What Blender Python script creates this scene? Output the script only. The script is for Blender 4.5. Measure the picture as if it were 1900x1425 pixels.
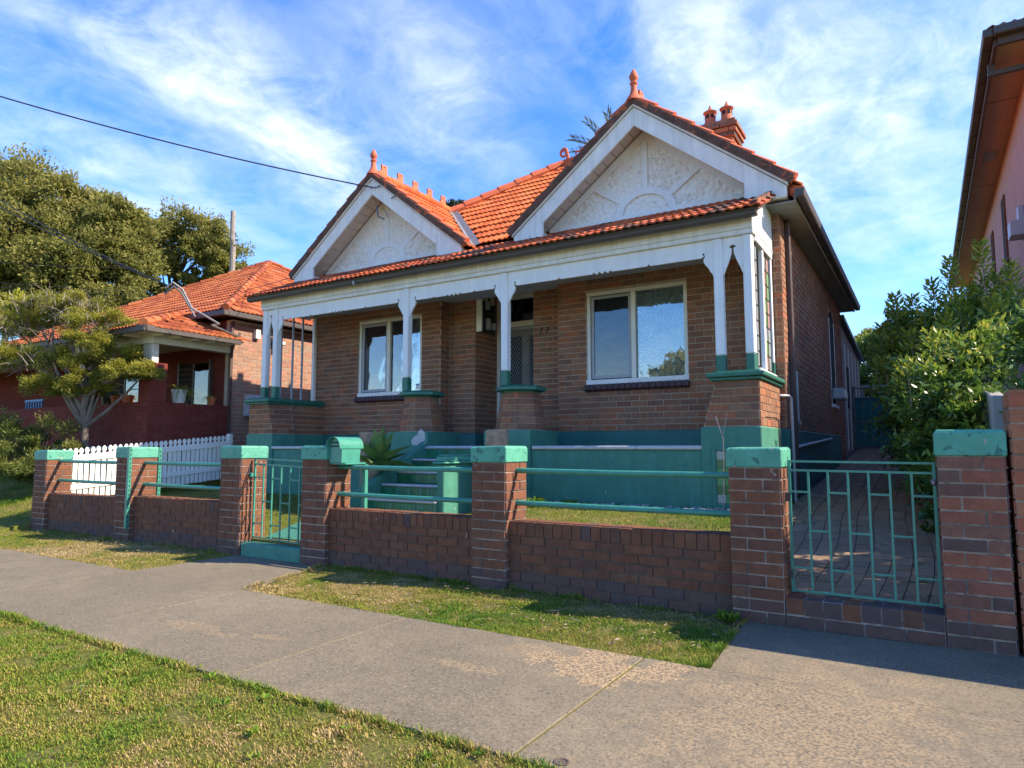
import bpy, math, random
import numpy as np
from mathutils import Vector, Matrix

R = math.radians
rng = random.Random(7)
nr = np.random.RandomState(11)
for o in list(bpy.data.objects):
    bpy.data.objects.remove(o)
S = bpy.context.scene
COL = S.collection

# ------------------------------------------------------------------ camera, sky, sun, exposure
CAMLOC = Vector((0, 0, 1.26)); YAW, PITCH = 31.5, 5.39
cd = bpy.data.cameras.new('camera'); cam = bpy.data.objects.new('camera', cd); COL.objects.link(cam)
cam.location = CAMLOC; cam.rotation_euler = (R(90 + PITCH), 0, R(YAW))
cd.sensor_width = 36; cd.lens = 1251 / 1900 * 36; cd.clip_start = .05; cd.clip_end = 3000
S.camera = cam
SUNV = Vector((1.2, .42, 1.0)).normalized()
SUN_EL = math.asin(SUNV.z); SUN_AZ = math.atan2(SUNV.x, SUNV.y)      # azimuth clockwise from +Y
W = bpy.data.worlds.new('World'); S.world = W; W.use_nodes = True
wn = W.node_tree.nodes; wl = W.node_tree.links
for n in list(wn): wn.remove(n)
def wnode(t, **k):
    n = wn.new(t)
    for a, b in k.items(): setattr(n, a, b)
    return n
def wmath(op, a, b=None, c=None):
    n = wn.new('ShaderNodeMath'); n.operation = op
    for i, v in enumerate((a, b, c)):
        if v is None: continue
        if isinstance(v, (int, float)): n.inputs[i].default_value = v
        else: wl.new(v, n.inputs[i])
    return n.outputs[0]
sky = wnode('ShaderNodeTexSky', sky_type='NISHITA', sun_disc=False)
sky.sun_elevation = SUN_EL; sky.sun_rotation = SUN_AZ
sky.air_density = 1.0; sky.dust_density = .35; sky.ozone_density = 3.0; sky.altitude = 50
hs = wnode('ShaderNodeHueSaturation'); hs.inputs['Saturation'].default_value = 1.38; hs.inputs['Value'].default_value = 1.0; hs.inputs['Hue'].default_value = .514
wl.new(sky.outputs[0], hs.inputs['Color'])
tc = wnode('ShaderNodeTexCoord'); sep = wnode('ShaderNodeSeparateXYZ'); wl.new(tc.outputs['Generated'], sep.inputs[0])
zz = wmath('ADD', wmath('MAXIMUM', sep.outputs[2], 0.0), .16)
px_ = wmath('DIVIDE', sep.outputs[0], zz); py_ = wmath('DIVIDE', sep.outputs[1], zz)
cmb = wnode('ShaderNodeCombineXYZ'); wl.new(px_, cmb.inputs[0]); wl.new(py_, cmb.inputs[1])
def cloud_layer(rot, scl, nscale, detail, dist, lo, hi, off, rough=.55):
    mp = wnode('ShaderNodeMapping'); mp.inputs['Rotation'].default_value = (0, 0, R(rot)); mp.inputs['Scale'].default_value = scl
    mp.inputs['Location'].default_value = off
    wl.new(cmb.outputs[0], mp.inputs[0])
    nz = wnode('ShaderNodeTexNoise'); nz.inputs['Scale'].default_value = nscale; nz.inputs['Detail'].default_value = detail
    nz.inputs['Roughness'].default_value = rough; nz.inputs['Distortion'].default_value = dist
    wl.new(mp.outputs[0], nz.inputs['Vector'])
    mr = wnode('ShaderNodeMapRange'); mr.interpolation_type = 'SMOOTHSTEP'
    mr.inputs[1].default_value = lo; mr.inputs[2].default_value = hi
    wl.new(nz.outputs['Fac'], mr.inputs[0])
    return mr.outputs[0]
c1 = cloud_layer(-38, (1.0, .6, 1), .9, 5, .4, .46, .70, (3.1, 7.3, 0))
c2 = cloud_layer(-50, (1.25, .7, 1), 2.2, 6, .5, .28, .78, (1.7, 2.9, 0), .6)
c3 = cloud_layer(20, (1, 1, 1), 6.0, 5, .5, .28, .80, (5.0, 1.0, 0), .66)
# cirrus sheets: soft elliptical masses on the cloud plane, torn by the noise above
cirrus = [(-1.197, .718, .8, 2.267, -6.772, 1.406), (-1.224, 1.063, .758, 2.288, -6.384, -1.528), (-1.68, .84, .8, 2.0, -3.3, .5), (-.845, 1.09, .6, 3.0, -6.4, -1.8), (-.306, 1.249, 3.435, 1.914, -4.719, 3.524), (-.016, 1.432, 3.39, .141, -1.599, 3.309), (-.22, 1.76, 2.098, 1.03, -4.0, 2.0), (.454, 1.714, 3.877, -.881, -.883, 2.124)]
mass = wmath('MULTIPLY', c1, .4)
for (cx_, cy_, a0, a1, b0, b1) in cirrus:
    dx = wmath('SUBTRACT', px_, cx_); dy = wmath('SUBTRACT', py_, cy_)
    u = wmath('ADD', wmath('MULTIPLY', dx, a0), wmath('MULTIPLY', dy, a1)); v = wmath('ADD', wmath('MULTIPLY', dx, b0), wmath('MULTIPLY', dy, b1))
    g = wmath('POWER', 2.718, wmath('MULTIPLY', wmath('ADD', wmath('MULTIPLY', u, u), wmath('MULTIPLY', v, v)), -1.0))
    mass = wmath('ADD', mass, wmath('MULTIPLY', g, .74 if cx_ < -.5 else .52))
tex = wmath('ADD', wmath('MULTIPLY', c2, .62), wmath('MULTIPLY', c3, .42))
cf = wmath('MULTIPLY', wmath('MINIMUM', mass, 1.0), wmath('ADD', tex, .06))
cf = wmath('MINIMUM', wmath('ADD', wmath('MULTIPLY', cf, 1.0), wmath('MULTIPLY', tex, .03)), .9)
mix = wnode('ShaderNodeMix', data_type='RGBA'); wl.new(cf, mix.inputs[0]); wl.new(hs.outputs[0], mix.inputs[6])
mix.inputs[7].default_value = (4.0, 4.25, 4.5, 1)
bg = wnode('ShaderNodeBackground'); bg.inputs['Strength'].default_value = .15
wl.new(mix.outputs[2], bg.inputs['Color'])
wo = wnode('ShaderNodeOutputWorld'); wl.new(bg.outputs[0], wo.inputs[0])

sl = bpy.data.lights.new('sun', 'SUN'); sl.energy = 4.3; sl.angle = R(.53); sl.color = (1.0, .86, .67)
so = bpy.data.objects.new('sun', sl); COL.objects.link(so); so.location = (20, 10, 30)
so.rotation_euler = (-SUNV).to_track_quat('-Z', 'Y').to_euler()
S.view_settings.view_transform = 'Standard'; S.view_settings.look = 'None'
S.view_settings.gamma = 1; S.view_settings.use_curve_mapping = False
S.view_settings.exposure = 1.27
S.render.engine = 'CYCLES'
cy = S.cycles; cy.max_bounces = 5; cy.diffuse_bounces = 3; cy.glossy_bounces = 2; cy.transmission_bounces = 3; cy.transparent_max_bounces = 6; cy.caustics_reflective = False; cy.caustics_refractive = False

# ------------------------------------------------------------------ helpers
_f = 1251.0
_rt = Vector((math.cos(R(YAW)), math.sin(R(YAW)), 0))
_fw = Vector((-math.sin(R(YAW)) * math.cos(R(PITCH)), math.cos(R(YAW)) * math.cos(R(PITCH)), math.sin(R(PITCH))))
_up = _rt.cross(_fw)
def pt(px, py, d):                      # world point seen at a photo pixel, d metres along the view axis
    return CAMLOC + _rt * ((px - 950) / _f * d) + _up * (-(py - 712.5) / _f * d) + _fw * d
def score(c, n=None, area=1.0):         # how large a piece shows in the photograph
    v = Vector(c) - CAMLOC; d = v.dot(_fw)
    if d < .5: return 0
    x = v.dot(_rt) / d * _f; y = v.dot(_up) / d * _f
    if abs(x) > 960 or abs(y) > 722: return 0
    k = 1.0
    if n is not None:
        k = -Vector(n).dot(v) / v.length
        if k < .03: return 0
    return area * k / (d * d)

def links(m): return m.node_tree.links
def mathn(nt, op, a, b=None):
    n = nt.nodes.new('ShaderNodeMath'); n.operation = op
    for i, v in enumerate((a, b)):
        if v is None: continue
        if isinstance(v, (int, float)): n.inputs[i].default_value = v
        else: nt.links.new(v, n.inputs[i])
    return n.outputs[0]
def noise(nt, vec, scale, detail=4, rough=.55, dist=0):
    n = nt.nodes.new('ShaderNodeTexNoise'); n.inputs['Scale'].default_value = scale; n.inputs['Detail'].default_value = detail
    n.inputs['Roughness'].default_value = rough; n.inputs['Distortion'].default_value = dist
    nt.links.new(vec, n.inputs['Vector']); return n.outputs['Fac']
def mrange(nt, v, a, b, c=0, d=1, smooth=True):
    n = nt.nodes.new('ShaderNodeMapRange')
    if smooth: n.interpolation_type = 'SMOOTHSTEP'
    for i, q in enumerate((a, b, c, d)): n.inputs[i + 1].default_value = q
    nt.links.new(v, n.inputs[0]); return n.outputs[0]
def mixc(nt, fac, a, b, mode='MIX'):
    n = nt.nodes.new('ShaderNodeMix'); n.data_type = 'RGBA'; n.blend_type = mode
    for i, v in ((0, fac), (6, a), (7, b)):
        if isinstance(v, (int, float)): n.inputs[i].default_value = v
        elif isinstance(v, (tuple, list)): n.inputs[i].default_value = (*v[:3], 1)
        else: nt.links.new(v, n.inputs[i])
    return n.outputs[2]
def rndv(nt):
    at = nt.nodes.new('ShaderNodeAttribute'); at.attribute_name = 'rnd'
    oi = nt.nodes.new('ShaderNodeObjectInfo')
    return mathn(nt, 'FRACT', mathn(nt, 'ADD', at.outputs['Fac'], oi.outputs['Random']))
MATS = {}
def pmat(name, base=None, rough=.7, spec=.35, var=.14, scale=5, bump=.0, bscale=70, metal=0, palette=None, chips=None,
         chips2=None, fine=.0, streak=0, transl=0, attr_only=False, bdist=.01, interp='CONSTANT', pos='world'):
    m = bpy.data.materials.new(name); m.use_nodes = True; nt = m.node_tree
    b = nt.nodes['Principled BSDF']; MATS[name] = m
    geo = nt.nodes.new('ShaderNodeNewGeometry'); P = geo.outputs['Position']
    if palette:
        cr = nt.nodes.new('ShaderNodeValToRGB'); cr.color_ramp.interpolation = interp
        el = cr.color_ramp.elements
        while len(el) < len(palette): el.new(.5)
        for i, c in enumerate(palette):
            el[i].position = i / (len(palette) if interp == 'CONSTANT' else max(1, len(palette) - 1)); el[i].color = (*c, 1)
        if attr_only:
            at = nt.nodes.new('ShaderNodeAttribute'); at.attribute_name = 'rnd'; nt.links.new(at.outputs['Fac'], cr.inputs[0])
        else: nt.links.new(rndv(nt), cr.inputs[0])
        c = cr.outputs[0]
    else:
        rgb = nt.nodes.new('ShaderNodeRGB'); rgb.outputs[0].default_value = (*base, 1); c = rgb.outputs[0]
    if var:
        f = mrange(nt, noise(nt, P, scale, 3, .6), .25, .75, 1 - var, 1 + var, False)
        n = nt.nodes.new('ShaderNodeVectorMath'); n.operation = 'SCALE'; nt.links.new(c, n.inputs[0]); nt.links.new(f, n.inputs['Scale']); c = n.outputs[0]
    if fine:
        f = mrange(nt, noise(nt, P, 160, 1, .6), .25, .75, 1 - fine, 1 + fine, False)
        n = nt.nodes.new('ShaderNodeVectorMath'); n.operation = 'SCALE'; nt.links.new(c, n.inputs[0]); nt.links.new(f, n.inputs['Scale']); c = n.outputs[0]
    if streak:
        mp = nt.nodes.new('ShaderNodeMapping'); mp.inputs['Scale'].default_value = (14, 14, .8); nt.links.new(P, mp.inputs[0])
        f = mrange(nt, noise(nt, mp.outputs[0], 1.0, 4, .6), .3, .75, 1.0, 1 - streak, False)
        n = nt.nodes.new('ShaderNodeVectorMath'); n.operation = 'SCALE'; nt.links.new(c, n.inputs[0]); nt.links.new(f, n.inputs['Scale']); c = n.outputs[0]
    for ch in (chips, chips2):
        if ch:
            col, th, sc = ch
            f = mrange(nt, noise(nt, P, sc, 4, .62, .3), th, th + .035)
            c = mixc(nt, f, c, col)
    nt.links.new(c, b.inputs['Base Color'])
    b.inputs['Roughness'].default_value = rough; b.inputs['Specular IOR Level'].default_value = spec; b.inputs['Metallic'].default_value = metal
    if bump:
        bn = nt.nodes.new('ShaderNodeBump'); bn.inputs['Strength'].default_value = bump; bn.inputs['Distance'].default_value = bdist
        nt.links.new(noise(nt, P, bscale, 2, .6), bn.inputs['Height']); nt.links.new(bn.outputs[0], b.inputs['Normal'])
    if transl:
        tr = nt.nodes.new('ShaderNodeBsdfTranslucent'); nt.links.new(c, tr.inputs[0])
        mx = nt.nodes.new('ShaderNodeMixShader'); mx.inputs[0].default_value = transl
        out = nt.nodes['Material Output']
        nt.links.new(b.outputs[0], mx.inputs[1]); nt.links.new(tr.outputs[0], mx.inputs[2]); nt.links.new(mx.outputs[0], out.inputs[0])
    return m

WPOS = {}
def link(o, parent=None, wp=(0, 0, 0)):
    COL.objects.link(o); WPOS[o.name] = Vector(wp)
    if parent is not None:
        o.parent = parent; o.location = Vector(wp) - WPOS[parent.name]
    else: o.location = wp
    return o
def tag(o, label=None, cat=None, group=None, kind=None):
    for k, v in (('label', label), ('category', cat), ('group', group), ('kind', kind)):
        if v: o[k] = v
    return o
def thing(name, label, cat, loc, group=None):
    o = bpy.data.objects.new(name, None); o.empty_display_size = .2
    link(o, None, loc); return tag(o, label, cat, group)

class MB:
    def __init__(s): s.v = []; s.f = []; s.r = []
    def add(s, v, f, r=0.0):
        n = len(s.v); s.v += [tuple(p) for p in v]; s.f += [tuple(i + n for i in q) for q in f]; s.r += [r] * len(f); return s
    def boxa(s, x0, y0, z0, x1, y1, z1, r=0.0):
        v = [(x, y, z) for z in (z0, z1) for y in (y0, y1) for x in (x0, x1)]
        return s.add(v, [(0, 2, 3, 1), (4, 5, 7, 6), (0, 1, 5, 4), (2, 6, 7, 3), (0, 4, 6, 2), (1, 3, 7, 5)], r)
    def box(s, c, size, M=None, r=0.0):
        h = [q / 2 for q in size]
        v = [Vector((x, y, z)) for z in (-h[2], h[2]) for y in (-h[1], h[1]) for x in (-h[0], h[0])]
        if M is not None: v = [M @ p for p in v]
        v = [p + Vector(c) for p in v]
        return s.add(v, [(0, 2, 3, 1), (4, 5, 7, 6), (0, 1, 5, 4), (2, 6, 7, 3), (0, 4, 6, 2), (1, 3, 7, 5)], r)
    def prism(s, poly, o, U, V, N, d):          # polygon (u, v) extruded d along N
        o, U, V, N = Vector(o), Vector(U), Vector(V), Vector(N); n = len(poly)
        a = [o + U * p[0] + V * p[1] for p in poly]
        v = a + [p + N * d for p in a]
        f = [tuple(range(n))[::-1], tuple(range(n, 2 * n))] + [(i, (i + 1) % n, n + (i + 1) % n, n + i) for i in range(n)]
        return s.add(v, f)
    def tube(s, pts, rad, n=8, cap=True):
        pts = [Vector(p) for p in pts]
        if not isinstance(rad, (list, tuple)): rad = [rad] * len(pts)
        v = []; f = []; a = None
        for i, p in enumerate(pts):
            t = (pts[min(i + 1, len(pts) - 1)] - pts[max(i - 1, 0)]).normalized()
            if a is None: a = t.orthogonal().normalized()
            else: a = (a - t * a.dot(t)).normalized()
            b = t.cross(a)
            for k in range(n):
                q = 2 * math.pi * k / n
                v.append(p + (a * math.cos(q) + b * math.sin(q)) * rad[i])
        for i in range(len(pts) - 1):
            for k in range(n):
                f.append((i * n + k, i * n + (k + 1) % n, (i + 1) * n + (k + 1) % n, (i + 1) * n + k))
        if cap: f += [tuple(range(n))[::-1], tuple(range((len(pts) - 1) * n, len(pts) * n))]
        return s.add(v, f)
    def lathe(s, prof, c, n=14):
        c = Vector(c); v = []; f = []
        for r, z in prof:
            for k in range(n):
                q = 2 * math.pi * k / n; v.append(c + Vector((r * math.cos(q), r * math.sin(q), z)))
        for i in range(len(prof) - 1):
            for k in range(n):
                f.append((i * n + k, i * n + (k + 1) % n, (i + 1) * n + (k + 1) % n, (i + 1) * n + k))
        f += [tuple(range(n))[::-1], tuple(range((len(prof) - 1) * n, len(prof) * n))]
        return s.add(v, f)
    def build(s, name, mat, parent=None, smooth=False, bevel=0, label=None, kind=None, base=False):
        a = np.array(s.v, dtype=float); lo = a.min(0); hi = a.max(0); c = (lo + hi) / 2
        if base: c[2] = lo[2]
        me = bpy.data.meshes.new(name); me.from_pydata([tuple(p) for p in (a - c)], [], s.f)
        if any(s.r):
            at = me.attributes.new('rnd', 'FLOAT', 'FACE'); at.data.foreach_set('value', s.r)
        me.materials.append(MATS[mat] if isinstance(mat, str) else mat)
        if smooth: me.polygons.foreach_set('use_smooth', [True] * len(me.polygons))
        me.update()
        o = bpy.data.objects.new(name, me); link(o, parent, c)
        if smooth:
            try: me.set_sharp_from_angle(angle=R(40))
            except Exception: pass
        if bevel:
            md = o.modifiers.new('bevel', 'BEVEL'); md.width = bevel; md.segments = 1; md.limit_method = 'ANGLE'; md.angle_limit = R(40)
        tag(o, label, kind=kind); return o

def fast_mesh(name, V, faces_n, rnd, mat, parent=None, label=None, kind=None, smooth=False):   # V (N, k, 3): N separate k-gons
    N, k, _ = V.shape; me = bpy.data.meshes.new(name)
    c = V.reshape(-1, 3).mean(0)
    me.vertices.add(N * k); me.vertices.foreach_set('co', (V.reshape(-1, 3) - c).astype(np.float32).ravel())
    me.loops.add(N * k); me.loops.foreach_set('vertex_index', np.arange(N * k, dtype=np.int32))
    me.polygons.add(N); me.polygons.foreach_set('loop_start', np.arange(0, N * k, k, dtype=np.int32))
    me.polygons.foreach_set('loop_total', np.full(N, k, dtype=np.int32))
    me.update(calc_edges=True)
    at = me.attributes.new('rnd', 'FLOAT', 'FACE'); at.data.foreach_set('value', rnd.astype(np.float32))
    me.materials.append(MATS[mat]); o = bpy.data.objects.new(name, me); link(o, parent, c)
    return tag(o, label, kind=kind)

_cube = None
def unit_cube(mat):
    key = 'cube_' + mat
    if key in bpy.data.meshes: return bpy.data.meshes[key]
    m = MB(); m.box((0, 0, 0), (1, 1, 1)); me = bpy.data.meshes.new(key)
    me.from_pydata(m.v, [], m.f); me.materials.append(MATS[mat]); me.update(); return me
CUBEF = [(0, 2, 3, 1), (4, 5, 7, 6), (0, 1, 5, 4), (2, 6, 7, 3), (0, 4, 6, 2), (1, 3, 7, 5)]
class Pieces:                              # bricks, tiles, pavers: the largest in view become parts, the rest one part
    def __init__(s): s.e = []
    def box(s, c, size, M, mat, parent, n, name='brick'):
        s.e.append((score(c, n, size[0] * size[2]), Vector(c), size, M, mat, parent, None, name))
    def mesh(s, c, M, me, parent, n, name, area=.06):
        s.e.append((score(c, n, area), Vector(c), (1, 1, 1), M, None, parent, me, name))
    def finish(s, root, limit=300, rest='remaining_masonry'):
        s.e.sort(key=lambda q: -q[0]); bulk = {}
        for i, (sc, c, size, M, mat, parent, me, name) in enumerate(s.e):
            if i < limit and sc > 0:
                o = bpy.data.objects.new(name, me or unit_cube(mat)); link(o, parent, c)
                o.scale = size; o.rotation_euler = M.to_euler()
            else:
                key = mat if me is None else me.materials[0].name
                mb = bulk.setdefault(key, MB())
                if me is None: mb.box(c, size, M, rng.random())
                else:
                    r = rng.random(); base = len(mb.v)
                    mb.v += [tuple(M @ v.co + c) for v in me.vertices]
                    fs = [tuple(base + k for k in p.vertices) for p in me.polygons]
                    mb.f += fs; mb.r += [r] * len(fs)
        for k, mb in bulk.items(): mb.build(rest, k, root, kind='stuff')

def rz(a): return Matrix.Rotation(a, 3, 'Z')
def brick_wall(B, parent, p0, deg, L, z0, z1, mat, bl=.24, ph=.0857, gap=.011, openings=(), proud=.005, depth=.08, jit=.0015, start=0, batter=0):
    a = R(deg); U = Vector((math.cos(a), math.sin(a), 0)); N = Vector((math.sin(a), -math.cos(a), 0)); M = rz(a)
    nrow = max(1, int(round((z1 - z0) / ph))); h = (z1 - z0) / nrow
    for r in range(nrow):
        zc = z0 + (r + .5) * h
        segs = [(0, L)]
        for (u0, u1, a0, a1) in openings:
            if a0 - h * .45 < zc < a1 + h * .45:
                ns = []
                for s0, s1 in segs:
                    if u1 <= s0 or u0 >= s1: ns.append((s0, s1)); continue
                    if u0 > s0: ns.append((s0, u0))
                    if u1 < s1: ns.append((u1, s1))
                segs = ns
        off = -(bl / 2) * ((r + start) % 2)
        for s0, s1 in segs:
            k = math.floor((s0 - off) / bl); u = off + k * bl
            while u < s1:
                c0 = max(u, s0); c1 = min(u + bl, s1)
                if c1 - c0 > .035:
                    l = c1 - c0 - gap
                    c = Vector((p0[0], p0[1], zc)) + U * ((c0 + c1) / 2) + N * (proud - depth / 2 + rng.uniform(-jit, jit))
                    B.box(c, (l - rng.uniform(0, .004), depth, h - gap + rng.uniform(-.003, .001)), M @ Matrix.Rotation(rng.uniform(-.007, .007), 3, 'Y'), mat, parent, N)
                u += bl

# value noise for scattering
def vnoise(x, y, sc, seed=0):
    g = np.random.RandomState(seed).rand(64, 64); x = x * sc; y = y * sc
    xi = np.floor(x).astype(int); yi = np.floor(y).astype(int); fx = x - xi; fy = y - yi
    fx = fx * fx * (3 - 2 * fx); fy = fy * fy * (3 - 2 * fy); q = lambda i, j: g[i % 64, j % 64]
    return (q(xi, yi) * (1 - fx) + q(xi + 1, yi) * fx) * (1 - fy) + (q(xi, yi + 1) * (1 - fx) + q(xi + 1, yi + 1) * fx) * fy

# ------------------------------------------------------------------ materials
pmat('brick_house', palette=[(0.238, 0.110, 0.061), (0.301, 0.135, 0.070), (0.211, 0.106, 0.066), (0.275, 0.122, 0.066), (0.256, 0.132, 0.078), (0.338, 0.125, 0.061), (0.229, 0.097, 0.056), (0.283, 0.147, 0.085)], var=.2, scale=18, fine=.15, rough=.9, bump=.25, bscale=120, streak=.1)
pmat('brick_fence', palette=[(0.178, 0.072, 0.039), (0.196, 0.078, 0.040), (0.165, 0.070, 0.040), (0.183, 0.073, 0.040), (0.152, 0.069, 0.043), (0.192, 0.084, 0.046), (0.174, 0.067, 0.036)], var=.24, scale=13, fine=.2, rough=.92, bump=.4, bscale=100, streak=.14, chips=((.33, .28, .24), .68, 8))
pmat('brick_blue', palette=[(0.111, 0.066, 0.053), (0.122, 0.070, 0.054), (0.133, 0.067, 0.050), (0.104, 0.066, 0.058)], var=.2, scale=14, fine=.15, rough=.9, bump=.35, bscale=110)
pmat('brick_mixed', palette=[(0.176, 0.076, 0.051), (0.134, 0.067, 0.048), (0.252, 0.091, 0.051), (0.147, 0.080, 0.058), (0.109, 0.065, 0.054), (0.202, 0.095, 0.061), (0.227, 0.084, 0.054)], var=.24, scale=14, fine=.18, rough=.9, bump=.4, bscale=100)
pmat('brick_orange', palette=[(0.324, 0.128, 0.064), (0.297, 0.115, 0.060), (0.360, 0.145, 0.071), (0.333, 0.102, 0.053)], var=.16, scale=10, fine=.12, rough=.85, bump=.3, bscale=90)
pmat('brick_tan', palette=[(.30, .17, .12), (.34, .19, .125), (.26, .15, .11), (.32, .155, .105), (.29, .19, .14), (.36, .17, .12)], var=.15, scale=14, fine=.1, rough=.9)
pmat('brick_maroon', palette=[(.17, .04, .03), (.185, .044, .032), (.16, .037, .028), (.175, .046, .035)], var=.14, scale=8, rough=.9, spec=.12)
pmat('brick_sill', palette=[(.075, .045, .045), (.09, .05, .045), (.08, .04, .042)], var=.15, scale=20, rough=.6)
pmat('brick_paver', palette=[(0.248, 0.163, 0.092), (0.277, 0.179, 0.100), (0.224, 0.152, 0.090), (0.259, 0.158, 0.087), (0.295, 0.194, 0.113)], var=.22, scale=9, fine=.15, rough=.92, bump=.3, bscale=90, chips=((.08, .09, .04), .64, 3.0))
pmat('mortar_house', (.44, .35, .26), var=.2, scale=8, rough=.95)
pmat('mortar_fence', (.36, .30, .25), var=.28, scale=7, rough=.95, chips=((.2, .17, .15), .52, 4))
pmat('mortar_dark', (.115, .086, .07), var=.25, scale=9, rough=.95)
pmat('mortar_tan', (.52, .42, .32), var=.15, scale=8, rough=.95)
pmat('mortar_maroon', (.16, .042, .032), var=.1, scale=8, rough=.9, spec=.1, chips=((.5, .4, .35), .72, 5))
pmat('teal_paint', (.065, .235, .165), var=.14, scale=4, fine=.05, rough=.6, streak=.22, bump=.3, bscale=45, chips=((.46, .44, .40), .69, 8), chips2=((.045, .18, .145), .6, 9))
pmat('teal_cap', (.085, .31, .215), var=.16, scale=7, fine=.08, rough=.55, bump=.5, bscale=40, bdist=.012, chips=((.36, .31, .26), .645, 12), chips2=((.04, .16, .125), .595, 15))
pmat('teal_metal', (.05, .24, .175), var=.16, scale=9, rough=.38, spec=.5, chips=((.16, .06, .03), .73, 16), bump=.15, bscale=60)
pmat('dark_teal', (.028, .135, .12), var=.14, scale=4, rough=.55, bump=.25, bscale=45)
pmat('dark_green', (.032, .15, .10), var=.14, scale=6, rough=.45, spec=.45)
pmat('step_green', palette=[(.03, .19, .085), (.035, .22, .10), (.025, .16, .07), (.04, .21, .12)], var=.15, scale=12, rough=.3, spec=.6)
pmat('white_paint', (.84, .82, .79), var=.05, scale=5, rough=.5, streak=.12, chips=((.40, .36, .30), .74, 9), bump=.06, bscale=50)
pmat('white_worn', (.84, .81, .75), var=.07, scale=5, rough=.6, streak=.22, chips=((.28, .24, .19), .69, 7), bump=.12, bscale=50)
pmat('cream_paint', (.74, .70, .60), var=.06, scale=6, rough=.55, streak=.1)
pmat('picket_white', (.80, .77, .69), var=.05, scale=9, rough=.5)
pmat('frame_cream', (.78, .75, .66), var=.06, scale=8, rough=.45, streak=.08)
pmat('sash_grey', (.34, .36, .39), var=.05, scale=6, rough=.4)
pmat('soffit_paint', (.72, .63, .57), var=.08, scale=8, rough=.6, streak=.1)
pmat('veranda_ceiling', (.42, .43, .44), var=.08, scale=4, rough=.7)
pmat('gutter_metal', (.075, .062, .056), var=.15, scale=3, rough=.5, spec=.4)
pmat('downpipe_brown', (.085, .055, .045), var=.15, scale=5, rough=.5)
pmat('pipe_grey', (.42, .42, .42), var=.1, scale=6, rough=.4)
pmat('galvanised', (.17, .17, .18), var=.2, scale=9, rough=.45, metal=.5)
pmat('terracotta', palette=[(0.504, 0.119, 0.032), (0.538, 0.139, 0.040), (0.454, 0.098, 0.028), (0.563, 0.156, 0.048), (0.479, 0.123, 0.040), (0.420, 0.090, 0.028), (0.521, 0.131, 0.036)], var=.18, scale=9, fine=.14, rough=.8, spec=.25, bump=.2, bscale=90, chips=((.14, .08, .05), .655, 6))
pmat('terracotta_worn', palette=[(0.484, 0.103, 0.034), (0.528, 0.129, 0.042), (0.405, 0.077, 0.027), (0.317, 0.065, 0.027), (0.510, 0.120, 0.042), (0.123, 0.060, 0.042), (0.458, 0.095, 0.034)], var=.24, scale=10, fine=.14, rough=.75, bump=.2, bscale=90, chips=((.075, .06, .05), .585, 6))
pmat('terracotta_far', palette=[(0.367, 0.098, 0.029), (0.404, 0.117, 0.037), (0.315, 0.078, 0.025), (0.426, 0.130, 0.046), (0.264, 0.065, 0.025)], var=.24, scale=6, rough=.8, chips=((.28, .2, .15), .66, 3.5))
pmat('terracotta_cap', (.50, .12, .05), var=.2, scale=8, fine=.12, rough=.8, bump=.2, bscale=80, chips=((.14, .09, .07), .66, 6))
pmat('terracotta_pot', (.52, .13, .06), var=.12, scale=6, rough=.7)
pmat('barge_mortar', (.12, .065, .045), var=.35, scale=7, rough=.95, bump=.6, bscale=30, chips=((.42, .12, .05), .58, 5))
pmat('roof_deck', (.12, .05, .03), var=.1, rough=.9)
pmat('lead', (.17, .18, .19), var=.25, scale=8, rough=.55, bump=.4, bscale=25)
pmat('stone_nosing', (.50, .48, .47), var=.16, scale=14, fine=.12, rough=.5)
pmat('chip_white', (.52, .49, .45), var=.12, scale=14, rough=.9, bump=.4, bscale=50)
pmat('timber_stump', (.33, .24, .16), var=.35, scale=12, fine=.2, rough=.95, bump=.8, bscale=40, bdist=.02)
pmat('timber_grey', (.30, .26, .22), var=.25, scale=6, rough=.95, streak=.3)
pmat('timber_maroon', (.10, .035, .032), var=.1, rough=.5)
pmat('fibro', (.30, .31, .29), var=.1, scale=3, rough=.8, streak=.15)
pmat('concrete_wall', (.36, .34, .32), var=.12, scale=2.5, rough=.9, streak=.25, bump=.15, bscale=40)
pmat('pink_render', (.52, .30, .25), var=.1, scale=3, rough=.9, streak=.16, bump=.35, bscale=28, bdist=.015)
pmat('pink_soffit', (.50, .30, .20), var=.08, scale=2, rough=.7)
pmat('interior_dark', (.012, .012, .014), var=0, rough=.9)
pmat('black_metal', (.02, .02, .022), var=.1, rough=.5)
pmat('meter_black', (.035, .035, .04), var=.1, rough=.5)
pmat('meter_cream', (.55, .46, .30), var=.1, rough=.4)
pmat('meter_grey', (.42, .44, .46), var=.1, rough=.4)
pmat('number_bronze', (.035, .025, .02), var=.1, rough=.4)
pmat('blue_paint', (.05, .22, .42), var=.1, rough=.5)
pmat('green_shade_cloth', (.015, .13, .13), var=.12, scale=6, rough=.7)
pmat('tile_green', palette=[(.03, .2, .06), (.05, .26, .08), (.025, .15, .06), (.06, .28, .1)], var=.12, rough=.2, spec=.6)
pmat('tile_red', (.42, .07, .05), var=.1, rough=.25)
pmat('tile_motif', (.36, .38, .33), var=.3, scale=60, rough=.25)
pmat('tile_white', (.6, .6, .56), var=.1, rough=.25)
pmat('stained_green', (.16, .30, .10), var=.2, scale=20, rough=.15, spec=.6)
pmat('stained_pink', (.40, .22, .20), var=.2, scale=20, rough=.15, spec=.6)
pmat('stained_clear', (.30, .33, .33), var=.2, scale=20, rough=.12, spec=.6)
pmat('cable_black', (.02, .02, .02), var=0, rough=.6)
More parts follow.
